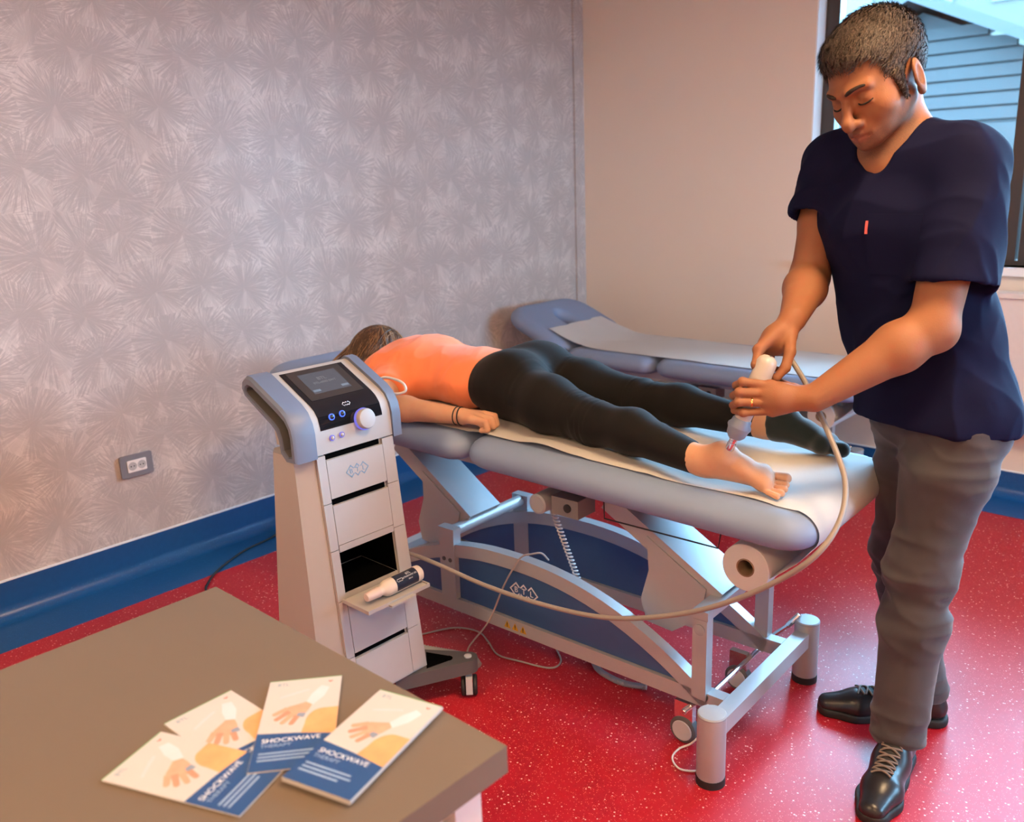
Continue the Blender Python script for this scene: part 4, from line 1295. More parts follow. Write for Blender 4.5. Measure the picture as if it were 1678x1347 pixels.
def surface_nets(D, mn, h):
    D[0], D[-1], D[:, 0], D[:, -1], D[:, :, 0], D[:, :, -1] = 1, 1, 1, 1, 1, 1
    I = D < 0
    n = np.array(D.shape)
    cnt = np.zeros(n - 1, np.int8)
    offs = [(i, j, k) for i in (0, 1) for j in (0, 1) for k in (0, 1)]
    for i, j, k in offs:
        cnt += I[i:n[0] - 1 + i, j:n[1] - 1 + j, k:n[2] - 1 + k]
    act = (cnt > 0) & (cnt < 8)
    cells = np.argwhere(act)
    idx = np.full(n - 1, -1, np.int32)
    idx[act] = np.arange(len(cells))
    val = np.stack([D[cells[:, 0] + i, cells[:, 1] + j, cells[:, 2] + k] for i, j, k in offs], 1)
    pos = np.zeros((len(cells), 3)); num = np.zeros(len(cells))
    O = np.array(offs, float)
    for a in range(8):
        for b in range(a + 1, 8):
            if np.abs(O[a] - O[b]).sum() != 1:
                continue
            va, vb = val[:, a], val[:, b]
            m = (va < 0) != (vb < 0)
            t = va[m] / (va[m] - vb[m])
            pos[m] += O[a] + t[:, None] * (O[b] - O[a])
            num[m] += 1
    V = mn + h * (cells + pos / num[:, None])
    F = []
    for ax in range(3):
        sl0 = [slice(None)] * 3; sl1 = [slice(None)] * 3
        sl0[ax] = slice(0, -1); sl1[ax] = slice(1, None)
        A, Bq = I[tuple(sl0)], I[tuple(sl1)]
        e = np.argwhere(A != Bq)
        u, v = (ax + 1) % 3, (ax + 2) % 3
        ok = (e[:, u] > 0) & (e[:, v] > 0) & (e[:, u] < n[u] - 1) & (e[:, v] < n[v] - 1)
        e = e[ok]
        q = []
        for du, dv in ((1, 1), (0, 1), (0, 0), (1, 0)):
            c = e.copy(); c[:, u] -= du; c[:, v] -= dv
            q.append(idx[c[:, 0], c[:, 1], c[:, 2]])
        q = np.stack(q, 1)
        ins = A[e[:, 0], e[:, 1], e[:, 2]]
        q[~ins] = q[~ins][:, ::-1]
        F.append(q)
    return V, np.concatenate(F)

def relax(V, F, it=2, f=0.5):
    e = np.concatenate([F[:, [i, (i + 1) % 4]] for i in range(4)])
    n = len(V)
    deg = np.bincount(e[:, 0], minlength=n) + np.bincount(e[:, 1], minlength=n)
    deg = np.maximum(deg, 1)
    for _ in range(it):
        A = np.stack([np.bincount(e[:, 0], V[e[:, 1], i], n) + np.bincount(e[:, 1], V[e[:, 0], i], n) for i in range(3)], 1) / deg[:, None]
        V = V + (A - V) * f
    return V

def vnormals(V, F):
    a = V[F[:, 2]] - V[F[:, 0]]; b = V[F[:, 3]] - V[F[:, 1]]
    fn = np.cross(a, b)
    N = np.zeros_like(V)
    for i in range(4):
        for c in range(3):
            N[:, c] += np.bincount(F[:, i], fn[:, c], len(V))
    return N / (np.linalg.norm(N, axis=1, keepdims=True) + 1e-12)

def vnoise(P, seed=0):
    i = np.floor(P).astype(np.int64)
    f = P - i
    f = f * f * (3 - 2 * f)
    def hsh(x, y, z):
        v = (x * 374761393 + y * 668265263 + z * 1274126177 + seed * 982451653) & 0x7fffffff
        v = ((v ^ (v >> 13)) * 1274126177) & 0x7fffffff
        return ((v ^ (v >> 16)) & 0xffff) / 32767.5 - 1
    out = 0
    for dx in (0, 1):
        for dy in (0, 1):
            for dz in (0, 1):
                w = (f[:, 0] if dx else 1 - f[:, 0]) * (f[:, 1] if dy else 1 - f[:, 1]) * (f[:, 2] if dz else 1 - f[:, 2])
                out = out + w * hsh(i[:, 0] + dx, i[:, 1] + dy, i[:, 2] + dz)
    return out

def to_mesh(name, V, F, mats, parent, label=None, fmat=None):
    me = bpy.data.meshes.new(name)
    nv, nf = len(V), len(F)
    me.vertices.add(nv)
    me.vertices.foreach_set('co', V.astype(np.float32).ravel())
    me.loops.add(nf * 4)
    me.loops.foreach_set('vertex_index', F.astype(np.int32).ravel())
    me.polygons.add(nf)
    me.polygons.foreach_set('loop_start', np.arange(nf, dtype=np.int32) * 4)
    me.polygons.foreach_set('loop_total', np.full(nf, 4, np.int32))
    me.polygons.foreach_set('use_smooth', np.ones(nf, bool))
    if fmat is not None:
        me.polygons.foreach_set('material_index', fmat.astype(np.int32))
    me.update(calc_edges=True)
    me.validate()
    return link(name, me, mats, parent, True, label)

def vcol(o, name, vals):
    at = o.data.attributes.new(name, 'FLOAT', 'POINT')
    at.data.foreach_set('value', np.asarray(vals, np.float32))

def folds(V, F, amp, freq, axes, seed=1, ridge=True):
    """push cloth in and out along its normals with soft directional folds"""
    N = vnormals(V, F)
    P = (V @ np.array(axes, float).T) * freq
    P = P + 0.6 * np.stack([vnoise(P * 0.7, seed + 5), vnoise(P * 0.7, seed + 6), vnoise(P * 0.7, seed + 7)], 1)
    n = vnoise(P, seed)
    if ridge:
        n = 1 - 2 * np.abs(n) ** 0.8
    return V + N * (amp * n)[:, None]
# ================================================================== the standing therapist
def skin(name, a, b, red, stubble=False):
    m = NT(name)
    p = m.obj()
    n = m.noise(p, 14, 4, 0.6)
    c = m.mix(n, a, b)
    c = m.mix(m.math('MULTIPLY', m.ramp(m.noise(p, 45, 3), 0.45, 0.75), 0.25), c, red)
    if stubble:
        at = m.n('ShaderNodeAttribute', attribute_name='stubble').outputs['Fac']
        c = m.mix(m.math('MULTIPLY', at, m.ramp(m.noise(p, 700, 2), 0.3, 0.7, 0.35, 0.95)), c, (0.13, 0.07, 0.05))
        at2 = m.n('ShaderNodeAttribute', attribute_name='lips').outputs['Fac']
        c = m.mix(m.math('MULTIPLY', at2, 0.45), c, (0.30, 0.09, 0.07))
    m.set(col=c, rough=0.58, spec=0.28, sss=0.08)
    m.b.inputs['Subsurface Radius'].default_value = (0.012, 0.004, 0.002)
    m.bump(m.math('ADD', m.noise(p, 260, 3), m.vor(p, 420, 1.0)['Distance']), 0.10, 0.002)
    return m.m
def cloth(name, a, b, weave=900, rough=0.8, scale=8, sheen=0.2):
    m = NT(name)
    p = m.obj()
    m.set(col=m.mix(m.noise(p, scale, 4), a, b), rough=rough, spec=0.12, sheen=sheen)
    m.bump(m.math('ADD', m.noise(p, weave, 2), m.math('MULTIPLY', m.noise(p, 30, 3), 2.0)), 0.15, 0.002)
    return m.m
M_SKIN = skin('tanned_skin', (0.255, 0.105, 0.050), (0.310, 0.136, 0.068), (0.32, 0.086, 0.045), True)
M_NAVYC = cloth('navy_scrub_cotton', (0.0040, 0.0050, 0.026), (0.0055, 0.0068, 0.033), sheen=0.0)
M_JEANS = cloth('worn_grey_denim', (0.030, 0.028, 0.032), (0.078, 0.072, 0.078), 700, 0.85, 6)
M_HAIR = NT('dark_brown_hair')
_p = M_HAIR.obj()
M_HAIR.set(col=M_HAIR.mix(M_HAIR.ramp(M_HAIR.noise(_p, 60, 3), 0.3, 0.75), (0.018, 0.012, 0.009), (0.045, 0.033, 0.025)), rough=0.7, spec=0.25)
M_HAIR = M_HAIR.m
M_LEATHER = flat('black_shoe_leather', (0.014, 0.013, 0.014), 0.32, var=0.1, bump=0.06)
M_SOLE = flat('black_shoe_sole', (0.010, 0.010, 0.010), 0.7)
M_LACE = flat('grey_shoe_lace', (0.16, 0.12, 0.10), 0.8)
M_GOLD = flat('gold', (0.80, 0.50, 0.16), 0.25, 1.0)

man = thing('person', 'man in navy scrub top and grey jeans bending over with a probe in both hands', 'person', (2.12, 0.62, 0))
YA = math.radians(167.0)
FAC = np.array((math.cos(YA), math.sin(YA), 0.0)); LEFT = np.array((-math.sin(YA), math.cos(YA), 0.0)); UPV = np.array((0, 0, 1.0))
J = dict(Lwr=(1.778, 0.768, 0.972), Lpalm=(1.756, 0.819, 0.965), Li0=(1.742, 0.854, 0.995), Li1=(1.712, 0.904, 1.003), Li2=(1.731, 0.930, 0.988), Li3=(1.771, 0.927, 0.974), Lm0=(1.733, 0.857, 0.979), Lm1=(1.701, 0.906, 0.981), Lm2=(1.727, 0.933, 0.965), Lm3=(1.769, 0.928, 0.951), Lr0=(1.732, 0.853, 0.959), Lr1=(1.698, 0.905, 0.960), Lr2=(1.722, 0.931, 0.944), Lr3=(1.767, 0.929, 0.930), Lp0=(1.738, 0.844, 0.940), Lp1=(1.707, 0.897, 0.935), Lp2=(1.725, 0.929, 0.931), Lp3=(1.762, 0.929, 0.914), Lt0=(1.792, 0.823, 0.978), Lt1=(1.805, 0.866, 0.987), Lt2=(1.807, 0.901, 0.986), Lt3=(1.794, 0.920, 0.979),
         Rwr=(1.878, 0.871, 1.125), Rpalm=(1.824, 0.882, 1.082), Ri0=(1.773, 0.900, 1.065), Ri1=(1.748, 0.893, 1.036), Ri2=(1.759, 0.893, 1.007), Ri3=(1.773, 0.887, 0.992), Rm0=(1.811, 0.907, 1.071), Rm1=(1.781, 0.909, 1.031), Rm2=(1.787, 0.905, 0.999), Rm3=(1.801, 0.886, 0.990), Rr0=(1.847, 0.907, 1.073), Rr1=(1.822, 0.918, 1.031), Rr2=(1.825, 0.910, 1.000), Rr3=(1.825, 0.886, 0.997), Rp0=(1.882, 0.900, 1.073), Rp1=(1.856, 0.913, 1.033), Rp2=(1.853, 0.905, 1.007), Rp3=(1.853, 0.883, 1.007), Rt0=(1.845, 0.862, 1.089), Rt1=(1.813, 0.845, 1.059), Rt2=(1.790, 0.843, 1.028), Rt3=(1.772, 0.855, 1.006))
J = {k: np.array(v) for k, v in J.items()}
LSH, RSH = np.array((2.035, 0.575, 1.450)), np.array((2.115, 0.900, 1.462))
LEL, REL = np.array((1.938, 0.590, 1.118)), np.array((2.072, 0.925, 1.192))
NECK = np.array((2.062, 0.742, 1.500))
CHEST = np.array((2.085, 0.735, 1.335)); WAIST = np.array((2.105, 0.680, 1.08)); HEM = np.array((2.100, 0.632, 0.885))
# head frame: x = his left, y = where the face points, z = crown
HC = np.array((2.004, 0.762, 1.619))
HS = 1.09
HP, HR, HY = math.radians(28), math.radians(8), math.radians(163)
fy = np.array((math.cos(HY) * math.cos(HP), math.sin(HY) * math.cos(HP), -math.sin(HP)))
lx = np.array((-math.sin(HY), math.cos(HY), 0.0))
uz = np.cross(lx, fy); uz = uz / np.linalg.norm(uz)
if uz[2] < 0:
    uz = -uz
lx2 = lx * math.cos(HR) + uz * math.sin(HR); uz = -lx * math.sin(HR) + uz * math.cos(HR); lx = lx2
RH = np.stack([lx, fy, uz], 1)                     # columns: local axes in world
def H(x, y, z):
    return HC + RH @ (np.array((x, y, z)) * HS)
def rotH(ax=0, ay=0, az=0):
    M = Matrix.Rotation(az, 3, 'Z') @ Matrix.Rotation(ay, 3, 'Y') @ Matrix.Rotation(ax, 3, 'X')
    return RH @ np.array(M)

def A_(*p):
    return np.array(p)

def head_prims(s):
    k0 = len(s.ops)
    s.ell(H(0, -0.014, 0.040), (0.0755, 0.097, 0.088), RH, 0.02)
    s.ell(H(0, 0.030, 0.008), (0.061, 0.064, 0.080), RH, 0.03)
    s.ell(H(0, 0.022, -0.038), (0.049, 0.056, 0.042), RH, 0.025)
    s.cap(H(-0.052, 0.000, -0.036), H(-0.020, 0.072, -0.077), 0.017, 0.014, 0.022)
    s.cap(H(0.052, 0.000, -0.036), H(0.020, 0.072, -0.077), 0.017, 0.014, 0.022)
    s.ell(H(0, 0.084, -0.082), (0.020, 0.016, 0.0145), RH, 0.014)
    for q in (-1, 1):
        s.ell(H(q * 0.043, 0.058, -0.020), (0.024, 0.022, 0.022), RH, 0.03)      # cheekbone
        s.cap(H(q * 0.012, 0.0935, 0.029), H(q * 0.046, 0.0785, 0.029), 0.0095, 0.007, 0.014)   # brow
        s.ell(H(q * 0.032, 0.099, 0.010), (0.019, 0.017, 0.0115), RH, 0.012, 'sub')           # socket
        s.ell(H(q * 0.0325, 0.0755, 0.0085), (0.0150, 0.0145, 0.0120), RH, 0.006)            # eyeball under the lid
        s.cap(H(q * 0.020, 0.0895, -0.0015), H(q * 0.045, 0.0820, -0.0015), 0.0022, 0.0022, 0.006)  # lower lid
        s.ell(H(q * 0.029, 0.064, -0.045), (0.017, 0.017, 0.026), RH, 0.022)  # cheek
    s.chain([H(0, 0.087, 0.026), H(0, 0.099, 0.002), H(0, 0.1125, -0.026), H(0, 0.1130, -0.033)], [0.0078, 0.0080, 0.0108, 0.0102], 0.009)
    for q in (-1, 1):
        s.ell(H(q * 0.0130, 0.0985, -0.032), (0.0080, 0.0110, 0.0078), RH, 0.008)
        s.ell(H(q * 0.0065, 0.103, -0.0425), (0.0035, 0.0050, 0.0028), RH, 0.003, 'sub')
    s.ell(H(0, 0.083, -0.058), (0.030, 0.016, 0.022), RH, 0.018)                              # muzzle
    s.chain([H(-0.024, 0.0855, -0.0595), H(-0.008, 0.0985, -0.0550), H(0.008, 0.0985, -0.0550), H(0.024, 0.0855, -0.0595)], [0.002, 0.0038, 0.0038, 0.002], 0.004)
    s.chain([H(-0.021, 0.0865, -0.0630), H(0, 0.0985, -0.0675), H(0.021, 0.0865, -0.0630)], [0.002, 0.0050, 0.002], 0.004)
    s.chain([H(-0.025, 0.091, -0.0605), H(0, 0.105, -0.0612), H(0.025, 0.091, -0.0605)], [0.0014, 0.0016, 0.0014], 0.002, op='sub')
    for q in (-1, 1):                                                                        # ears
        Re = rotH(0.10, 0, q * -0.35)
        s.ell(H(q * 0.0825, -0.010, -0.007), (0.0068, 0.0205, 0.0345), Re, 0.006)
        s.ell(H(q * 0.0800, -0.006, -0.033), (0.0065, 0.0095, 0.0110), Re, 0.006)
        s.ell(H(q * 0.0900, -0.007, -0.005), (0.0065, 0.0115, 0.0200), Re, 0.003, 'sub')
        s.ell(H(q * 0.0875, -0.002, -0.013), (0.0045, 0.0050, 0.0080), Re, 0.003, 'sub')
    for i in range(k0, len(s.ops)):
        o = list(s.ops[i])
        if o[0] == 'ell':
            o[3] = o[3] * HS
        else:
            o[4], o[5] = o[4] * HS, o[5] * HS
        s.ops[i] = tuple(o)
    return s

def hand(s, P, scale=1.0, palm_r=0.0):
    """P: prefix of the joint table; four jointed fingers and a thumb rooted on the palm"""
    w = J[P + 'wr']
    R = {'i': (0.0105, 0.0095, 0.0085, 0.0072), 'm': (0.0108, 0.0098, 0.0088, 0.0074), 'r': (0.0102, 0.0092, 0.0083, 0.0070), 'p': (0.0092, 0.0083, 0.0074, 0.0064)}
    for f in 'imrp':
        pts = [J[P + f + str(i)] for i in range(4)]
        s.cap(w + (pts[0] - w) * 0.18, pts[0], 0.0175, 0.0125, 0.014)          # metacarpal
        s.chain(pts, R[f], 0.0035)
        s.ell(pts[0], (0.0122,) * 3, None, 0.006)                              # knuckle
        s.ell(pts[1], (0.0102,) * 3, None, 0.004)
    t = [J[P + 't' + str(i)] for i in range(4)]
    s.cap(w + (t[0] - w) * 0.35, t[0], 0.018, 0.0165, 0.014)
    s.chain(t, (0.0150, 0.0122, 0.0108, 0.0090), 0.006)
    c = (J[P + 'i0'] + J[P + 'm0'] + J[P + 'r0'] + J[P + 'p0'] + 1.2 * w) / 5.2
    s.ell(c, (0.026, 0.026, 0.026), None, 0.02)
    return s

def arm(s, sh, el, wr, r, bulge):
    m = sh + (el - sh) * 0.5
    fm = el + (wr - el) * 0.28
    s.chain([sh, m, el], [r[0], r[1], r[2]], 0.02)
    s.chain([el, fm, wr], [r[2], r[3], r[4]], 0.02)
    s.ell(el + bulge, (r[2] * 0.8,) * 3, None, 0.02)
    return s

s = SDF()
# torso under the top
s.cap(CHEST, NECK - (0, 0, 0.05), 0.105, 0.075, 0.03, wide=LEFT, ws=1.5)
s.cap(WAIST + (0, 0, 0.05), CHEST, 0.092, 0.102, 0.03, wide=LEFT, ws=1.40)
s.cap(LSH + np.array((0.01, 0.03, -0.02)), RSH + np.array((0, -0.03, -0.01)), 0.054, 0.054, 0.05)
s.cap(NECK - FAC * 0.01, H(0, -0.030, -0.040), 0.058, 0.054, 0.03)
s.cap(NECK + FAC * 0.030 - (0, 0, 0.03), H(0, -0.008, -0.050), 0.034, 0.040, 0.03)
s.cap(NECK - FAC * 0.02 + (0, 0, 0.015), LSH + (0, 0, -0.002), 0.043, 0.043, 0.05)
s.cap(NECK - FAC * 0.02 + (0, 0, 0.015), RSH + (0, 0, -0.002), 0.043, 0.043, 0.05)
arm(s, LSH, LEL, J['Lwr'], (0.056, 0.053, 0.048, 0.0525, 0.0305), np.array((0.012, -0.006, -0.012)))
arm(s, RSH, REL, J['Rwr'], (0.054, 0.050, 0.045, 0.0485, 0.0310), np.array((0.012, 0.006, -0.010)))
hand(s, 'L'); hand(s, 'R')
s.ell(A_(1.838, 0.893, 1.068), (0.026, 0.024, 0.026), None, 0.02)
head_prims(s)
V, F = s.mesh(0.0027, lo=np.array((1.6, 0.4, 0.86)))
V = relax(V, F, 1, 0.4)
body = to_mesh('body', V, F, M_SKIN, man, 'tanned skin with short stubble')
loc = (V - HC) @ RH / HS
jaw = np.clip((-loc[:, 2] - 0.030 + 0.25 * np.clip(loc[:, 1] - 0.02, -1, 0) * 0) / 0.03, 0, 1) * np.clip((loc[:, 2] + 0.135) / 0.02, 0, 1) * np.clip((loc[:, 1] + 0.02) / 0.03, 0, 1)
side = np.clip((np.abs(loc[:, 0]) - 0.045) / 0.02, 0, 1) * np.clip((0.03 - loc[:, 1]) / 0.03, 0, 1) * np.clip((loc[:, 1] + 0.025) / 0.02, 0, 1) * np.clip((0.02 - loc[:, 2]) / 0.03, 0, 1) * np.clip((loc[:, 2] + 0.135) / 0.02, 0, 1)
inhead = (np.linalg.norm(V - HC, axis=1) < 0.20)
cheekless = np.clip(1 - np.exp(-((np.abs(loc[:, 0]) - 0.030) ** 2 / 0.0003 + (loc[:, 2] + 0.035) ** 2 / 0.0004)), 0, 1)
vcol(body, 'stubble', np.clip(np.maximum(jaw * 0.95, side * 0.95), 0, 1) * cheekless * inhead)
lips = np.exp(-((loc[:, 0] / 0.021) ** 2) ** 2) * np.exp(-(((loc[:, 2] + 0.061) / 0.0105) ** 2) ** 2) * (loc[:, 1] > 0.085) * inhead
vcol(body, 'lips', lips)

# hair: a close cap plus individual short strands
s = SDF()
s.ell(H(0, -0.016, 0.043), (0.0825, 0.1045, 0.0955), RH, 0.02)
s.ell(H(0, 0.030, 0.085), (0.060, 0.054, 0.040), RH, 0.02)
s.ops_cut = None
# clear the face, the ears and the neck
s.ell(H(0, 0.120, -0.030), (0.075, 0.088, 0.100), RH, 0.006, 'sub')
s.ell(H(0, 0.110, 0.030), (0.052, 0.062, 0.055), RH, 0.010, 'sub')
for q in (-1, 1):
    s.ell(H(q * 0.052, 0.080, 0.046), (0.026, 0.036, 0.040), RH, 0.006, 'sub')
    s.ell(H(q * 0.088, -0.006, -0.045), (0.036, 0.021, 0.034), RH, 0.003, 'sub')
for q in (-1, 1):
    s.ell(H(q * 0.088, -0.012, -0.008), (0.030, 0.030, 0.043), RH, 0.004, 'sub')
    s.cap(H(q * 0.070, 0.026, 0.022), H(q * 0.0715, 0.025, -0.028), 0.011, 0.0055, 0.006)
for i in range(len(s.ops)):
    o = list(s.ops[i])
    if o[0] == 'ell':
        o[3] = o[3] * HS
    else:
        o[4], o[5] = o[4] * HS, o[5] * HS
    s.ops[i] = tuple(o)
s.clip(H(0, -0.06, -0.055), -(RH @ np.array((0, 0.35, 1.0))))
V, F = s.mesh(0.0035)
V = relax(V, F, 2)
N = vnormals(V, F)
hair = to_mesh('hair', V, F, M_HAIR, man, 'short dark brown hair')
rng = np.random.default_rng(5)
pick = rng.integers(0, len(V), 12000)
lc = (V - HC) @ RH / HS
keep = (N[pick] * (V[pick] - HC)).sum(1) > 0.01
pick = pick[keep]
P0 = V[pick]; n0 = N[pick]
swirl = RH @ np.array((0.15, 0.75, -0.25))
T = np.cross(n0, np.cross(swirl[None, :] + rng.normal(0, 0.13, (len(pick), 3)), n0))
T /= np.linalg.norm(T, axis=1, keepdims=True) + 1e-9
top = np.clip((lc[pick][:, 2] - 0.01) / 0.08, 0, 1)
Ls = (0.009 + 0.026 * top) * rng.uniform(0.6, 1.2, len(pick))
tip = P0 + n0 * (0.16 * Ls)[:, None] + T * (1.0 * Ls)[:, None]
midp = P0 + n0 * (0.17 * Ls)[:, None] + T * (0.45 * Ls)[:, None]
B3 = np.cross(T, n0)
w = 0.0011
VV = np.concatenate([P0 - n0 * .001 - B3 * w, P0 - n0 * .001 + B3 * w, midp + B3 * w * .8, midp - B3 * w * .8, tip], 0)
m = len(pick)
ar = np.arange(m)
me = bpy.data.meshes.new('hair_strands')
fs = np.concatenate([np.stack([ar, ar + m, ar + 2 * m, ar + 3 * m], 1), np.stack([ar + 3 * m, ar + 2 * m, ar + 4 * m, ar + 4 * m], 1)])
faces = [tuple(f) for f in fs[:m].tolist()] + [tuple(f[:3]) for f in fs[m:].tolist()]
me.from_pydata(VV.tolist(), [], faces)
M_STRAND = NT('brown_hair_strands')
_p = M_STRAND.obj()
M_STRAND.set(col=M_STRAND.mix(M_STRAND.ramp(M_STRAND.noise(_p, 300, 2), 0.35, 0.7), (0.030, 0.021, 0.016), (0.13, 0.098, 0.078)), rough=0.6, spec=0.3)
st = link('hair_strands', me, M_STRAND.m, hair, True)
st['kind'] = 'stuff'
# eyebrows and lashes
for q in (-1, 1):
    bm = B(); tube(bm, [H(q * 0.012, 0.1040, 0.0265), H(q * 0.026, 0.1005, 0.0320), H(q * 0.040, 0.0905, 0.0330), H(q * 0.051, 0.0765, 0.0280)], 0.003, 8, 5, rfun=lambda t: 0.0052 * (1 - 0.55 * t) * min(1, 0.5 + 3 * t))
    put('eyebrow', bm, M_HAIR, man, True, smooth=80)
    bm = B(); tube(bm, [H(q * 0.0195, 0.0885, 0.0010), H(q * 0.026, 0.0915, -0.0012), H(q * 0.034, 0.0910, -0.0018), H(q * 0.042, 0.0865, -0.0008), H(q * 0.048, 0.0800, 0.0015)], 0.0018, 6, 4)
    put('eyelash', bm, M_HAIR, man, True, smooth=80)

# ---------------- scrub top
s = SDF()
SRE = np.array((2.062, 0.905, 1.350))
s.cap(RSH + np.array((0.0, -0.01, -0.01)), SRE, 0.066, 0.064, 0.04)
dR2 = (SRE - RSH); dR2 = dR2 / np.linalg.norm(dR2)
s.ell(SRE + dR2 * 0.30, (0.29, 0.29, 0.29), None, 0.004, 'sub')
s.cap(SRE - dR2 * 0.04, SRE + dR2 * 0.12, 0.052, 0.060, 0.004, op='sub')
SLE = np.array((1.985, 0.572, 1.212))
s.cap(LSH + np.array((0.004, 0.0, -0.005)), SLE, 0.075, 0.092, 0.03)
dL = (SLE - LSH) / np.linalg.norm(SLE - LSH)
s.ell(SLE + dL * 0.36, (0.36, 0.36, 0.36), None, 0.004, 'sub')
s.cap(SLE - dL * 0.07, SLE + dL * 0.12, 0.072, 0.090, 0.004, op='sub')
# torso (joined after the sleeves are cut)
BK = -FAC * 0.022
s.cap(CHEST + FAC * 0.002, NECK - (0, 0, 0.055), 0.120, 0.080, 0.04, wide=LEFT, ws=1.42)
s.cap(WAIST + BK, CHEST, 0.126, 0.122, 0.04, wide=LEFT, ws=1.42)
s.cap(HEM + BK, WAIST + BK, 0.150, 0.128, 0.04, wide=LEFT, ws=1.30)
s.cap(LSH + np.array((0.012, 0.03, -0.02)), RSH + np.array((0, -0.03, -0.01)), 0.066, 0.066, 0.05)
s.cap(NECK - FAC * 0.02 + (0, 0, 0.008), LSH + (0.01, 0.02, -0.004), 0.056, 0.060, 0.05)
s.cap(NECK - FAC * 0.02 + (0, 0, 0.008), RSH + (0.01, -0.02, -0.004), 0.056, 0.060, 0.05)
# neck opening: V at the front, round at the back
VB_ = np.array((1.958, 0.762, 1.385))
s.cap(VB_ + FAC * 0.03, NECK + np.array((0, 0, 0.085)) + FAC * 0.02, 0.001, 0.100, 0.004, op='sub')
s.cap(NECK + np.array((0, 0, 0.055)), NECK + np.array((0, 0, 0.16)), 0.070, 0.12, 0.006, op='sub')
s.clip(HEM - (0, 0, 0.015), np.array((-0.02, 0.05, -1.0)))
V, F = s.mesh(0.0042, lo=np.array((1.7, 0.3, 0.84)))
V = relax(V, F, 2)
zz = V[:, 2]
V = folds(V, F, 0.0062, np.array((9.0, 9.0, 3.2)), [LEFT, FAC, (0.25, -0.2, 0.94)], 3)
V = folds(V, F, 0.0042, np.array((14.0, 14.0, 7.0)), [(0.8, 0.1, 0.6), FAC, (-0.6, 0.1, 0.8)], 11)
V = relax(V, F, 2)
top_o = to_mesh('scrub_top', V, F, M_NAVYC, man, 'navy V-neck scrub top with short sleeves')
from mathutils.bvhtree import BVHTree
def bvh_of(o):
    mw = root_matrix(o)
    me = o.data
    return BVHTree.FromPolygons([mw @ v.co for v in me.vertices], [tuple(p.vertices) for p in me.polygons])
bv = bvh_of(top_o)
def conform(name, pts_uv, o, ex, ey, d, mat, parent, off=0.0015, th=0.0012):
    """grid of points cast along d on to the cloth"""
    bm = B()
    rows = []
    for row in pts_uv:
        r = []
        for a, b in row:
            p = Vector(o) + Vector(ex) * a + Vector(ey) * b - Vector(d) * 0.3
            hit, nr, _, _ = bv.ray_cast(p, Vector(d))
            if hit is None:
                hit = Vector(o) + Vector(ex) * a + Vector(ey) * b
            r.append(hit - Vector(d) * off)
        rows.append(r)
    R = [[bm.verts.new(p) for p in r] for r in rows]
    for a, b in zip(R, R[1:]):
        for i in range(len(a) - 1):
            bm.faces.new((a[i], a[i + 1], b[i + 1], b[i]))
    ext = bmesh.ops.extrude_face_region(bm, geom=bm.faces[:])
    for v in [g for g in ext['geom'] if isinstance(g, bmesh.types.BMVert)]:
        v.co += Vector(d) * (off + 0.004)
    return put(name, bm, mat, parent, True, smooth=60)
dd = -FAC * 0.95 - LEFT * -0.31
PO = Vector(CHEST + FAC * 0.12 + LEFT * 0.075 + np.array((0, 0, -0.045)))
conform('chest_pocket', [[(-0.06 + 0.12 * i / 8, -0.07 + 0.13 * j / 8) for i in range(9)] for j in range(9)], PO, LEFT, UPV, -FAC, M_NAVYC, top_o, 0.0025)
conform('pocket_tag', [[(-0.060 + 0.005 * i, 0.018 + 0.028 * j / 2) for i in range(2)] for j in range(3)], PO, LEFT, UPV, -FAC, flat('coral_pocket_tag', (0.62, 0.12, 0.12), 0.6), top_o, 0.0045)

# ---------------- jeans
LHIP, RHIP = np.array((2.085, 0.555, 0.905)), np.array((2.145, 0.676, 0.905))
LKN, RKN = np.array((2.050, 0.603, 0.520)), np.array((2.195, 0.688, 0.500))
LAN, RAN = np.array((2.005, 0.606, 0.105)), np.array((2.240, 0.632, 0.100))
s = SDF()
PEL = (LHIP + RHIP) / 2
s.cap(PEL + (0, 0, 0.05), PEL + (0, 0, -0.02), 0.100, 0.106, 0.05, wide=LEFT, ws=1.40)
for hp, kn, an in ((LHIP, LKN, LAN), (RHIP, RKN, RAN)):
    m1 = hp + (kn - hp) * 0.35; m2 = kn + (an - kn) * 0.35
    s.chain([hp, m1, kn, m2, an], [0.100, 0.094 if hp is LHIP else 0.080, 0.073, 0.070, 0.060], 0.03)
s.ell(LHIP + np.array((0.045, -0.005, -0.02)), (0.085, 0.085, 0.10), None, 0.05)
for an, z in ((LAN, 0.085), (RAN, 0.075)):
    s.cap(an + (0, 0, -0.14), an + (0, 0, -0.022), 0.16, 0.16, 0.004, op='sub') if False else None
s.clip((2.1, 0.6, 0.078), (0, 0, -1))
s.clip((2.1, 0.6, 0.893), (0, 0, 1))
V, F = s.mesh(0.0045)
V = relax(V, F, 2)
low = np.clip((0.75 - V[:, 2]) / 0.5, 0.25, 1)
N = vnormals(V, F)
f1 = 1 - 2 * np.abs(vnoise(np.stack([V[:, 0] * 5 + V[:, 2] * 3, V[:, 1] * 5, V[:, 2] * 17 + V[:, 0] * 6], 1), 4)) ** 0.8
f2 = 1 - 2 * np.abs(vnoise(np.stack([V[:, 0] * 10, V[:, 1] * 12 - V[:, 2] * 9, V[:, 2] * 30], 1), 9)) ** 0.8
kneeb = np.exp(-((V[:, 2] - 0.46) / 0.10) ** 2) + 0.9 * np.exp(-((V[:, 2] - 0.12) / 0.06) ** 2) + 0.5 * np.exp(-((V[:, 2] - 0.80) / 0.07) ** 2)
V = V + N * (0.0070 * f1 * (0.30 + kneeb) + 0.0052 * f2 * (0.25 + kneeb))[:, None]
V = relax(V, F, 2)
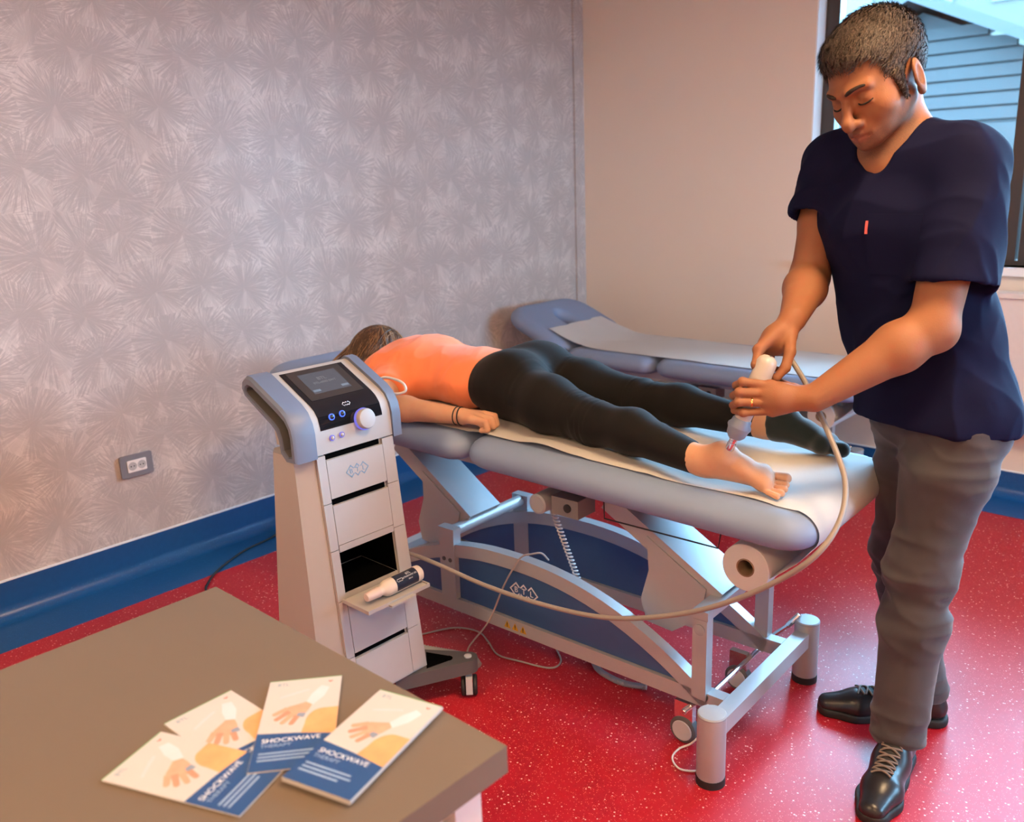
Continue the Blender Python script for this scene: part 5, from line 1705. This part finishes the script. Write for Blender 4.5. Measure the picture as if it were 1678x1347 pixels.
to_mesh('jeans', V, F, M_JEANS, man, 'worn grey jeans')

# ---------------- shoes
def shoe(heel, toe, top_an, label):
    heel, toe = Vector((*heel, 0)), Vector((*toe, 0))
    d = (toe - heel).normalized()
    L = (toe - heel).length
    lt = Vector((-d.y, d.x, 0))
    def at_(t, q, z):
        p = heel + d * (t * L) + lt * q
        return np.array((p.x, p.y, z))
    s = SDF()
    W = np.array(lt)
    s.cap(at_(0.13, 0, 0.045), at_(0.40, 0, 0.048), 0.036, 0.038, 0.02)
    s.cap(at_(0.40, 0, 0.048), at_(0.68, 0.004, 0.036), 0.038, 0.036, 0.02, wide=W, ws=1.15)
    s.cap(at_(0.68, 0.004, 0.034), at_(0.90, 0.002, 0.027), 0.036, 0.024, 0.02, wide=W, ws=1.25)
    s.cap(at_(0.16, 0, 0.06), at_(0.20, 0, 0.105), 0.037, 0.036, 0.015)
    s.cap(at_(0.34, 0, 0.062), at_(0.28, 0, 0.100), 0.034, 0.032, 0.02)
    s.clip(heel, (0, 0, -1)); s.ops[-1] = ('clip', 'clip', np.array((0, 0, 0.020)), np.array((0, 0, -1.0)), 0)
    s.clip((0, 0, 0.112), (0, 0, 1))
    V, F = s.mesh(0.004)
    V = relax(V, F, 2)
    up = to_mesh('shoe', V, F, M_LEATHER, man, label)
    s = SDF()
    for a, b, r0, r1, ws in ((0.13, 0.42, 0.040, 0.038, 1.0), (0.42, 0.70, 0.038, 0.043, 1.1), (0.70, 0.88, 0.043, 0.032, 1.15)):
        s.cap(at_(a, 0, 0.012), at_(b, 0.002, 0.012), r0, r1, 0.02, wide=W, ws=ws)
    s.clip((0, 0, 0.0005), (0, 0, -1)); s.clip((0, 0, 0.0235), (0, 0, 1))
    V, F = s.mesh(0.004)
    to_mesh('sole', relax(V, F, 1), F, M_SOLE, up)
    me = up.data
    bvx = BVHTree.FromPolygons([root_matrix(up) @ v.co for v in me.vertices], [tuple(p.vertices) for p in me.polygons])
    def drop(t, q, off=0.003):
        p = Vector(at_(t, q, 0.3))
        h_, n_, _, _ = bvx.ray_cast(p, Vector((0, 0, -1)))
        return (h_ + n_ * off) if h_ else p
    for k in range(6):
        t = 0.36 + 0.058 * k
        for sg in (-1, 1):
            bm = B(); tube(bm, [drop(t - 0.012, sg * 0.022), drop(t + 0.006, sg * 0.009, 0.005), drop(t + 0.022, -sg * 0.009, 0.005), drop(t + 0.036, -sg * 0.021)], 0.0027, 6, 4); put('lace', bm, M_LACE, up, True, smooth=80)
    bm = B(); loftp = [[drop(t, q * 0.018, 0.0008) for q in (-1, -0.5, 0, 0.5, 1)] for t in (0.36, 0.46, 0.56, 0.66)]
    R = [[bm.verts.new(p) for p in r] for r in loftp]
    for a, b in zip(R, R[1:]):
        for i in range(4):
            bm.faces.new((a[i], a[i + 1], b[i + 1], b[i]))
    put('tongue', bm, M_SOLE, up, True, smooth=80)
shoe((2.075, 0.612), (1.745, 0.578), None, 'black leather lace-up shoe')
shoe((2.275, 0.560), (2.105, 0.865), None, 'black leather lace-up shoe')
# ring on the ring finger
a, b = J['Lr0'], J['Lr1']
c = a + (b - a) * 0.55
bm = B()
x, y, d = frame_of(Vector(b - a))
for_r = [Vector(c) + (x * math.cos(2 * PI * i / 28) + y * math.sin(2 * PI * i / 28)) * 0.0104 for i in range(28)]
rings = []
for i in range(28):
    p = for_r[i]
    o = (p - Vector(c)).normalized()
    rings.append([p + o * 0.0011 * math.cos(t) + d * 0.0022 * math.sin(t) for t in (0, PI / 2, PI, 1.5 * PI)])
rings.append(rings[0])
loft(bm, rings, cap=False)
put('wedding_ring', bm, M_GOLD, man, True, smooth=80)

# ================================================================== handpiece with its supply hose
T0, T1 = Vector((1.759, 0.866, 1.057)), Vector((1.728, 0.940, 0.836))
pb = thing('shockwave_handpiece', 'white shockwave handpiece held in both hands with its tip on the bare heel', 'medical probe', T1)
ad = (T1 - T0).normalized()
LP = (T1 - T0).length
M_HP = flat('handpiece_white_plastic', (0.47, 0.43, 0.39), 0.35, var=0.02)
bm = B(); lathe(bm, [(0.0, 0.004), (0.002, 0.013), (0.008, 0.0195), (0.016, 0.0225), (0.09, 0.0232), (0.13, 0.020), (0.155, 0.0185)], T0, ad, 32); hb = put('grip_body', bm, M_HP, pb, True, smooth=50)
bm = B(); lathe(bm, [(0.154, 0.0185), (0.158, 0.0215), (0.166, 0.0225), (0.172, 0.0270), (0.176, 0.0272), (0.182, 0.0240), (0.196, 0.0215), (0.204, 0.0150)], T0, ad, 32); put('collar', bm, flat('handpiece_blue_grey_collar', (0.22, 0.26, 0.34), 0.4), pb, True, smooth=35)
bm = B(); lathe(bm, [(0.200, 0.0105), (0.2085, 0.0105), (0.210, 0.0092), (0.216, 0.0092), (0.2175, 0.0105), (LP - 0.003, 0.0105), (LP, 0.0085), (LP, 0.001)], T0, ad, 28); put('metal_tip', bm, M_CHROME, pb, True, smooth=35)
bm = B(); lathe(bm, [(0.0, 0.0022), (-0.001, 0.0020), (-0.0015, 0.0005)], T0 + Vector((-0.002, -0.003, 0.0)), ad, 12); put('screw', bm, M_DKPL, pb, True)
bm = B()
tube(bm, [(1.845, 0.895, 1.045), (1.872, 0.880, 1.038), (1.868, 0.850, 1.008), (1.840, 0.805, 0.965), (1.765, 0.706, 0.860), (1.725, 0.668, 0.805), (1.662, 0.652, 0.752), (1.605, 0.672, 0.694), (1.592, 0.745, 0.620),
          (1.590, 0.866, 0.530), (1.588, 1.005, 0.455), (1.584, 1.180, 0.392), (1.580, 1.376, 0.363), (1.560, 1.575, 0.366), (1.530, 1.740, 0.395), (1.500, 1.830, 0.415), (1.472, 1.880, 0.420)], 0.0062, 12, 10)
tag(put('supply_hose', bm, flat('beige_grey_hose', (0.25, 0.215, 0.19), 0.45), None, smooth=80), 'beige grey hose sagging from the handpiece across the bed to the trolley', 'hose')
# ================================================================== the woman lying face down
M_SKINW = skin('fair_skin', (0.50, 0.265, 0.155), (0.58, 0.325, 0.200), (0.56, 0.21, 0.125))
M_LEG = cloth('black_stretch_leggings', (0.0070, 0.0066, 0.0066), (0.0100, 0.0096, 0.0096), 900, 0.8, 10, 0.05)
M_CORAL = cloth('coral_orange_jersey', (0.80, 0.21, 0.085), (0.86, 0.25, 0.11), 900, 0.75, 8)
M_SOCK = cloth('dark_teal_sock', (0.006, 0.012, 0.014), (0.010, 0.018, 0.021), 600, 0.9, 20, 0.5)
wo = thing('person', 'woman in coral T-shirt and black leggings lying face down on the table', 'person', (1.93, 1.70, 0.745))
A3 = np.array
N_HIP, F_HIP = A3((1.885, 1.765, 0.838)), A3((2.045, 1.795, 0.838))
N_TH, F_TH = A3((1.835, 1.570, 0.828)), A3((2.070, 1.625, 0.826))
N_KN, F_KN = A3((1.822, 1.395, 0.803)), A3((2.100, 1.450, 0.806))
N_CA, F_CA = A3((1.806, 1.260, 0.806)), A3((2.103, 1.300, 0.808))
N_AN, F_AN = A3((1.752, 1.025, 0.786)), A3((2.105, 1.050, 0.790))
WAI, CHE = A3((1.945, 1.960, 0.836)), A3((1.925, 2.185, 0.842))
NSH, FSH = A3((1.790, 2.245, 0.836)), A3((2.085, 2.320, 0.836))
NEK, HED = A3((1.945, 2.335, 0.858)), A3((1.938, 2.435, 0.862))
ELB, WRI = A3((1.632, 2.060, 0.793)), A3((1.700, 1.790, 0.788))
TW = A3((0.98, 0.19, 0))
def legs(s, upto=None):
    s.chain([N_HIP, N_TH, N_KN, N_CA, N_AN], [0.088, 0.077, 0.054, 0.0535, 0.033], 0.03)
    s.chain([F_HIP, F_TH, F_KN, F_CA, F_AN], [0.088, 0.077, 0.054, 0.0535, 0.033], 0.03)
    s.cap((N_HIP + F_HIP) / 2 + A3((0, 0.05, 0)), (N_HIP + F_HIP) / 2 + A3((0, -0.02, 0)), 0.088, 0.090, 0.04, wide=TW, ws=1.75)
    for h in (N_HIP, F_HIP):
        s.ell(h + A3((0.005, -0.010, 0.035)), (0.082, 0.100, 0.078), None, 0.04)
    return s
def torso(s):
    s.cap((N_HIP + F_HIP) / 2, WAI, 0.085, 0.076, 0.04, wide=TW, ws=1.7)
    s.cap(WAI, CHE, 0.076, 0.086, 0.04, wide=TW, ws=1.7)
    s.cap(CHE, (NSH + FSH) / 2, 0.086, 0.068, 0.04, wide=TW, ws=1.75)
    s.cap(NSH, FSH, 0.058, 0.058, 0.05)
    s.ell(A3((1.935, 2.22, 0.875)), (0.14, 0.10, 0.055), None, 0.05)
    return s
def foot(s, an, heel, ball, lat, toes, k=0.014):
    s.cap(an, an + (heel - an) * 0.5, 0.033, 0.033, 0.02)
    s.ell(heel, (0.032, 0.033, 0.032), None, 0.016)
    s.chain([heel, heel + (ball - heel) * 0.5, ball], [0.028, 0.0215, 0.022], 0.016, wide=lat, ws=1.15)
    s.cap(an + A3((0.004, -0.03, -0.008)), ball + A3((0, 0.01, -0.004)), 0.028, 0.020, 0.02)
    s.cap(ball - lat * 0.022, ball + lat * 0.020, 0.0185, 0.0215, 0.012)
    s.cap(heel + (ball - heel) * 0.45 - lat * 0.016, ball - lat * 0.026, 0.019, 0.016, 0.014)
    for a, b, r in toes:
        s.cap(a, b, r * 0.72, r, 0.0018)
    return s
s = SDF()
legs(s); torso(s)
s.cap(NEK, HED, 0.052, 0.055, 0.02)
s.ell(HED + A3((0.0, 0.01, 0.0)), (0.074, 0.098, 0.085), None, 0.02)
s.ell(HED + A3((-0.005, 0.02, -0.055)), (0.055, 0.075, 0.04), None, 0.03)
s.cap(HED + A3((-0.005, 0.03, -0.085)), HED + A3((-0.005, 0.01, -0.100)), 0.010, 0.011, 0.01)
s.chain([NSH, ELB + (NSH - ELB) * 0.5, ELB], [0.052, 0.044, 0.038], 0.02)
s.chain([ELB, ELB + (WRI - ELB) * 0.3, WRI], [0.038, 0.037, 0.0245], 0.02)
s.chain([FSH, A3((2.19, 2.16, 0.80)), A3((2.16, 1.93, 0.795))], [0.05, 0.04, 0.026], 0.02)
# loosely closed hand, resting on the pad edge
hd = A3((0.30, -0.95, 0.0)); hl = A3((0.95, 0.30, 0.0))
for i, q in enumerate((-1.5, -0.5, 0.5, 1.5)):
    ln = (0.060, 0.068, 0.066, 0.058)[i]
    m0 = WRI + hd * ln + hl * (q * 0.0212) + A3((0, 0, 0.010 - 0.004 * abs(q)))
    m1 = m0 + hd * 0.034 + A3((0, 0, -0.004))
    m2 = m1 + hd * 0.006 + A3((0, 0, -0.024))
    m3 = m2 - hd * 0.020 + A3((0, 0, -0.004))
    s.cap(WRI + hd * 0.01, m0, 0.017, 0.0105, 0.012)
    s.chain([m0, m1, m2, m3], [0.0100, 0.0094, 0.0088, 0.0078], 0.0012)
t0 = WRI + hd * 0.020 - hl * 0.020
s.chain([t0, t0 + hd * 0.028 - hl * 0.010 + A3((0, 0, 0.002)), t0 + hd * 0.055 - hl * 0.006 + A3((0, 0, -0.006)), t0 + hd * 0.072 + hl * 0.004 + A3((0, 0, -0.010))], [0.015, 0.0118, 0.0100, 0.0085], 0.008)
# bare near foot, sole up, toes on the paper
HEEL, BALL = A3((1.755, 0.970, 0.810)), A3((1.788, 0.884, 0.764))
lat = A3((0.82, 0.50, 0.28)); lat = lat / np.linalg.norm(lat)      # toward the big toe
tb = lambda q, f, z: BALL + lat * q + A3((0.22, -0.95, 0)) * f + A3((0, 0, z))
foot(s, N_AN, HEEL, BALL, lat, [(tb(0.022, 0.012, -0.006), tb(0.029, 0.056, -0.012), 0.0130), (tb(0.004, 0.016, -0.010), tb(0.006, 0.054, -0.014), 0.0088), (tb(-0.012, 0.013, -0.010), tb(-0.0125, 0.049, -0.014), 0.0084),
                                 (tb(-0.027, 0.008, -0.010), tb(-0.0305, 0.041, -0.014), 0.0082), (tb(-0.040, 0.000, -0.008), tb(-0.0475, 0.029, -0.012), 0.0080)])
FHEEL, FBALL = A3((2.112, 0.990, 0.815)), A3((2.128, 0.885, 0.762))
foot(s, F_AN, FHEEL, FBALL, A3((-0.98, 0.1, 0.1)), [(FBALL + A3((-0.01, -0.01, -0.004)), FBALL + A3((0.002, -0.045, -0.010)), 0.016), (FBALL + A3((0.018, 0.0, -0.004)), FBALL + A3((0.02, -0.03, -0.010)), 0.014)])
V, F = s.mesh(0.0030, lo=A3((1.5, 0.7, 0.72)))
V = relax(V, F, 1, 0.4)
bodyw = to_mesh('body', V, F, M_SKINW, wo, 'fair bare skin')
vcol(bodyw, 'stubble', np.zeros(len(V))); vcol(bodyw, 'lips', np.zeros(len(V)))
# leggings
s = SDF()
legs(s)
s.cap((N_HIP + F_HIP) / 2, WAI, 0.085, 0.076, 0.04, wide=TW, ws=1.7)
s.clip((1.95, 1.905, 0.8), (-0.12, 1.0, 0.15))
s.clip((1.75, 1.048, 0.79), (-0.10, -1.0, 0.35))
V, F = s.mesh(0.0040, inflate=0.0035)
V = relax(V, F, 2)
Nn = vnormals(V, F)
kb = np.exp(-((V[:, 1] - 1.43) / 0.045) ** 2) + 0.6 * np.exp(-((V[:, 1] - 1.665) / 0.018) ** 2) * (V[:, 2] > 0.82)
fo = 1 - 2 * np.abs(vnoise(np.stack([V[:, 0] * 7, V[:, 1] * 70 + V[:, 0] * 10, V[:, 2] * 9], 1), 6)) ** 0.7
V = V + Nn * (0.0030 * fo * kb)[:, None]
to_mesh('leggings', V, F, M_LEG, wo, 'black tight leggings')
# sock on the far foot
s = SDF()
s.chain([A3((2.105, 1.030, 0.792)), A3((2.108, 1.010, 0.795))], [0.033, 0.033], 0.02)
foot(s, A3((2.106, 1.020, 0.793)), FHEEL, FBALL, A3((-0.98, 0.1, 0.1)), [(FBALL + A3((-0.01, -0.01, -0.004)), FBALL + A3((0.002, -0.045, -0.010)), 0.017), (FBALL + A3((0.018, 0.0, -0.004)), FBALL + A3((0.02, -0.03, -0.010)), 0.015)])
s.clip((2.1, 1.022, 0.79), (-0.1, 1.0, -0.15))
V, F = s.mesh(0.0040, inflate=0.0035)
V = relax(V, F, 2)
to_mesh('sock', V, F, M_SOCK, wo, 'dark teal sock')
# T-shirt
s = SDF()
s.cap(NSH, NSH + (ELB - NSH) * 0.52, 0.057, 0.057, 0.02)
dd_ = (ELB - NSH) / np.linalg.norm(ELB - NSH)
E_ = NSH + (ELB - NSH) * 0.52
s.ell(E_ + dd_ * 0.20, (0.2, 0.2, 0.2), None, 0.003, 'sub')
s.cap(E_ - dd_ * 0.03, E_ + dd_ * 0.10, 0.048, 0.052, 0.003, op='sub')
s.cap(FSH, A3((2.15, 2.23, 0.82)), 0.057, 0.055, 0.02)
torso(s)
s.clip((1.90, 1.868, 0.82), (0.10, -1.0, 0.22))
s.ell(NEK + A3((-0.01, 0.055, 0.03)), (0.058, 0.060, 0.058), None, 0.01, 'sub')
V, F = s.mesh(0.0040, inflate=0.0075)
V = relax(V, F, 2)
V = folds(V, F, 0.0030, A3((7.0, 16.0, 9.0)), [(0.8, 0.55, 0.2), (-0.5, 0.85, 0.3), (0, 0, 1)], 21)
V = folds(V, F, 0.0018, A3((12.0, 30.0, 16.0)), [(0.9, 0.3, 0.2), (-0.3, 0.95, 0.2), (0, 0, 1)], 27)
V[:, 2] = np.maximum(V[:, 2], 0.752)
V = relax(V, F, 1)
to_mesh('t_shirt', V, F, M_CORAL, wo, 'coral orange T-shirt')
# wrist bands
for k, tt in enumerate((0.945, 0.995)):
    c = Vector(ELB + (WRI - ELB) * tt)
    x, y, d = frame_of(Vector(WRI - ELB) + Vector((0.01 * k, 0, 0.02 * k)))
    rings = []
    for i in range(33):
        a = 2 * PI * i / 32
        o = x * math.cos(a) + y * math.sin(a)
        p = c + o * 0.0262
        rings.append([p + o * 0.002 * math.cos(t) + d * 0.002 * math.sin(t) for t in (0, PI / 3, 2 * PI / 3, PI, 4 * PI / 3, 5 * PI / 3)])
    bm = B(); loft(bm, rings, cap=False); put('wrist_band', bm, M_RUBBER, wo, True, smooth=80)
# long hair: a soft mass and loose locks falling over the near side
M_HAIRW = NT('light_brown_hair')
_p = M_HAIRW.obj()
_n = M_HAIRW.noise(_p, 28, 4, 0.6)
M_HAIRW.set(col=M_HAIRW.mix(M_HAIRW.ramp(_n, 0.35, 0.72), (0.050, 0.024, 0.012), (0.26, 0.145, 0.070)), rough=0.42, spec=0.5)
M_HAIRW = M_HAIRW.m
s = SDF()
s.ell(HED + A3((0.0, 0.010, 0.008)), (0.083, 0.108, 0.090), None, 0.02)
s.cap(HED + A3((-0.035, -0.02, 0.005)), A3((1.795, 2.335, 0.830)), 0.070, 0.042, 0.03)
s.cap(HED + A3((-0.02, 0.03, 0.0)), A3((1.80, 2.42, 0.805)), 0.070, 0.045, 0.03)
s.cap(HED + A3((-0.02, 0.06, -0.01)), A3((1.83, 2.51, 0.810)), 0.060, 0.038, 0.03)
s.clip((0, 0, 0.765), (0, 0, -1))
V, F = s.mesh(0.005)
V = relax(V, F, 2)
hw = to_mesh('hair', V, F, M_HAIRW, wo, 'light brown hair falling over the near side')
rng = np.random.default_rng(12)
crown = HED + A3((0.025, 0.03, 0.098))
me_b = BVHTree.FromPolygons([root_matrix(hw) @ v.co for v in hw.data.vertices], [tuple(p.vertices) for p in hw.data.polygons])
M_LOCKS = []
for nm, ca, cb in (('dark_brown_locks', (0.040, 0.020, 0.010), (0.085, 0.045, 0.024)), ('honey_blond_locks', (0.17, 0.095, 0.045), (0.34, 0.205, 0.105))):
    m_ = NT(nm)
    m_.set(col=m_.mix(m_.noise(m_.obj(), 40, 3), ca, cb), rough=0.45, spec=0.4)
    M_LOCKS.append(m_.m)
bms = [B(), B()]
for k in range(760):
    th = rng.uniform(-1.25, 1.25) + PI + 0.25                 # spread of the fall, mostly toward the near side
    if k % 4 == 0:
        th = rng.uniform(0, 2 * PI)
    st_ = crown + A3((rng.normal(0, 0.014), rng.normal(0, 0.035), 0))
    d = A3((math.cos(th), math.sin(th), 0.0))
    pts = []
    L_ = rng.uniform(0.12, 0.21)
    lift = rng.uniform(0.0005, 0.0055)
    wv = rng.uniform(-0.014, 0.014)
    for i in range(10):
        t = i / 9
        side_ = A3((-d[1], d[0], 0)) * (wv * math.sin(t * 3.0))
        q = st_ + d * (L_ * t) + side_
        q[2] = HED[2] + 0.15
        h_, n_, _, _ = me_b.ray_cast(Vector(q), Vector((0, 0, -1)))
        if h_ is None:
            if not pts:
                break
            h_ = Vector((q[0], q[1], max(0.775, pts[-1].z - 0.022)))
            n_ = Vector((0, 0, 1))
        pts.append(h_ + n_ * lift)
    if len(pts) >= 4:
        w_ = rng.uniform(0.0012, 0.0028)
        tube(bms[0 if rng.uniform() < 0.68 else 1], pts, w_, 5, 2, rfun=lambda t, w_=w_: w_ * (1 - t) ** 0.5 + 0.0002)
for nm, bm_, m_ in zip(('hair_locks', 'hair_highlights'), bms, M_LOCKS):
    lo = put(nm, bm_, m_, hw, True, smooth=80)
    lo['kind'] = 'stuff'
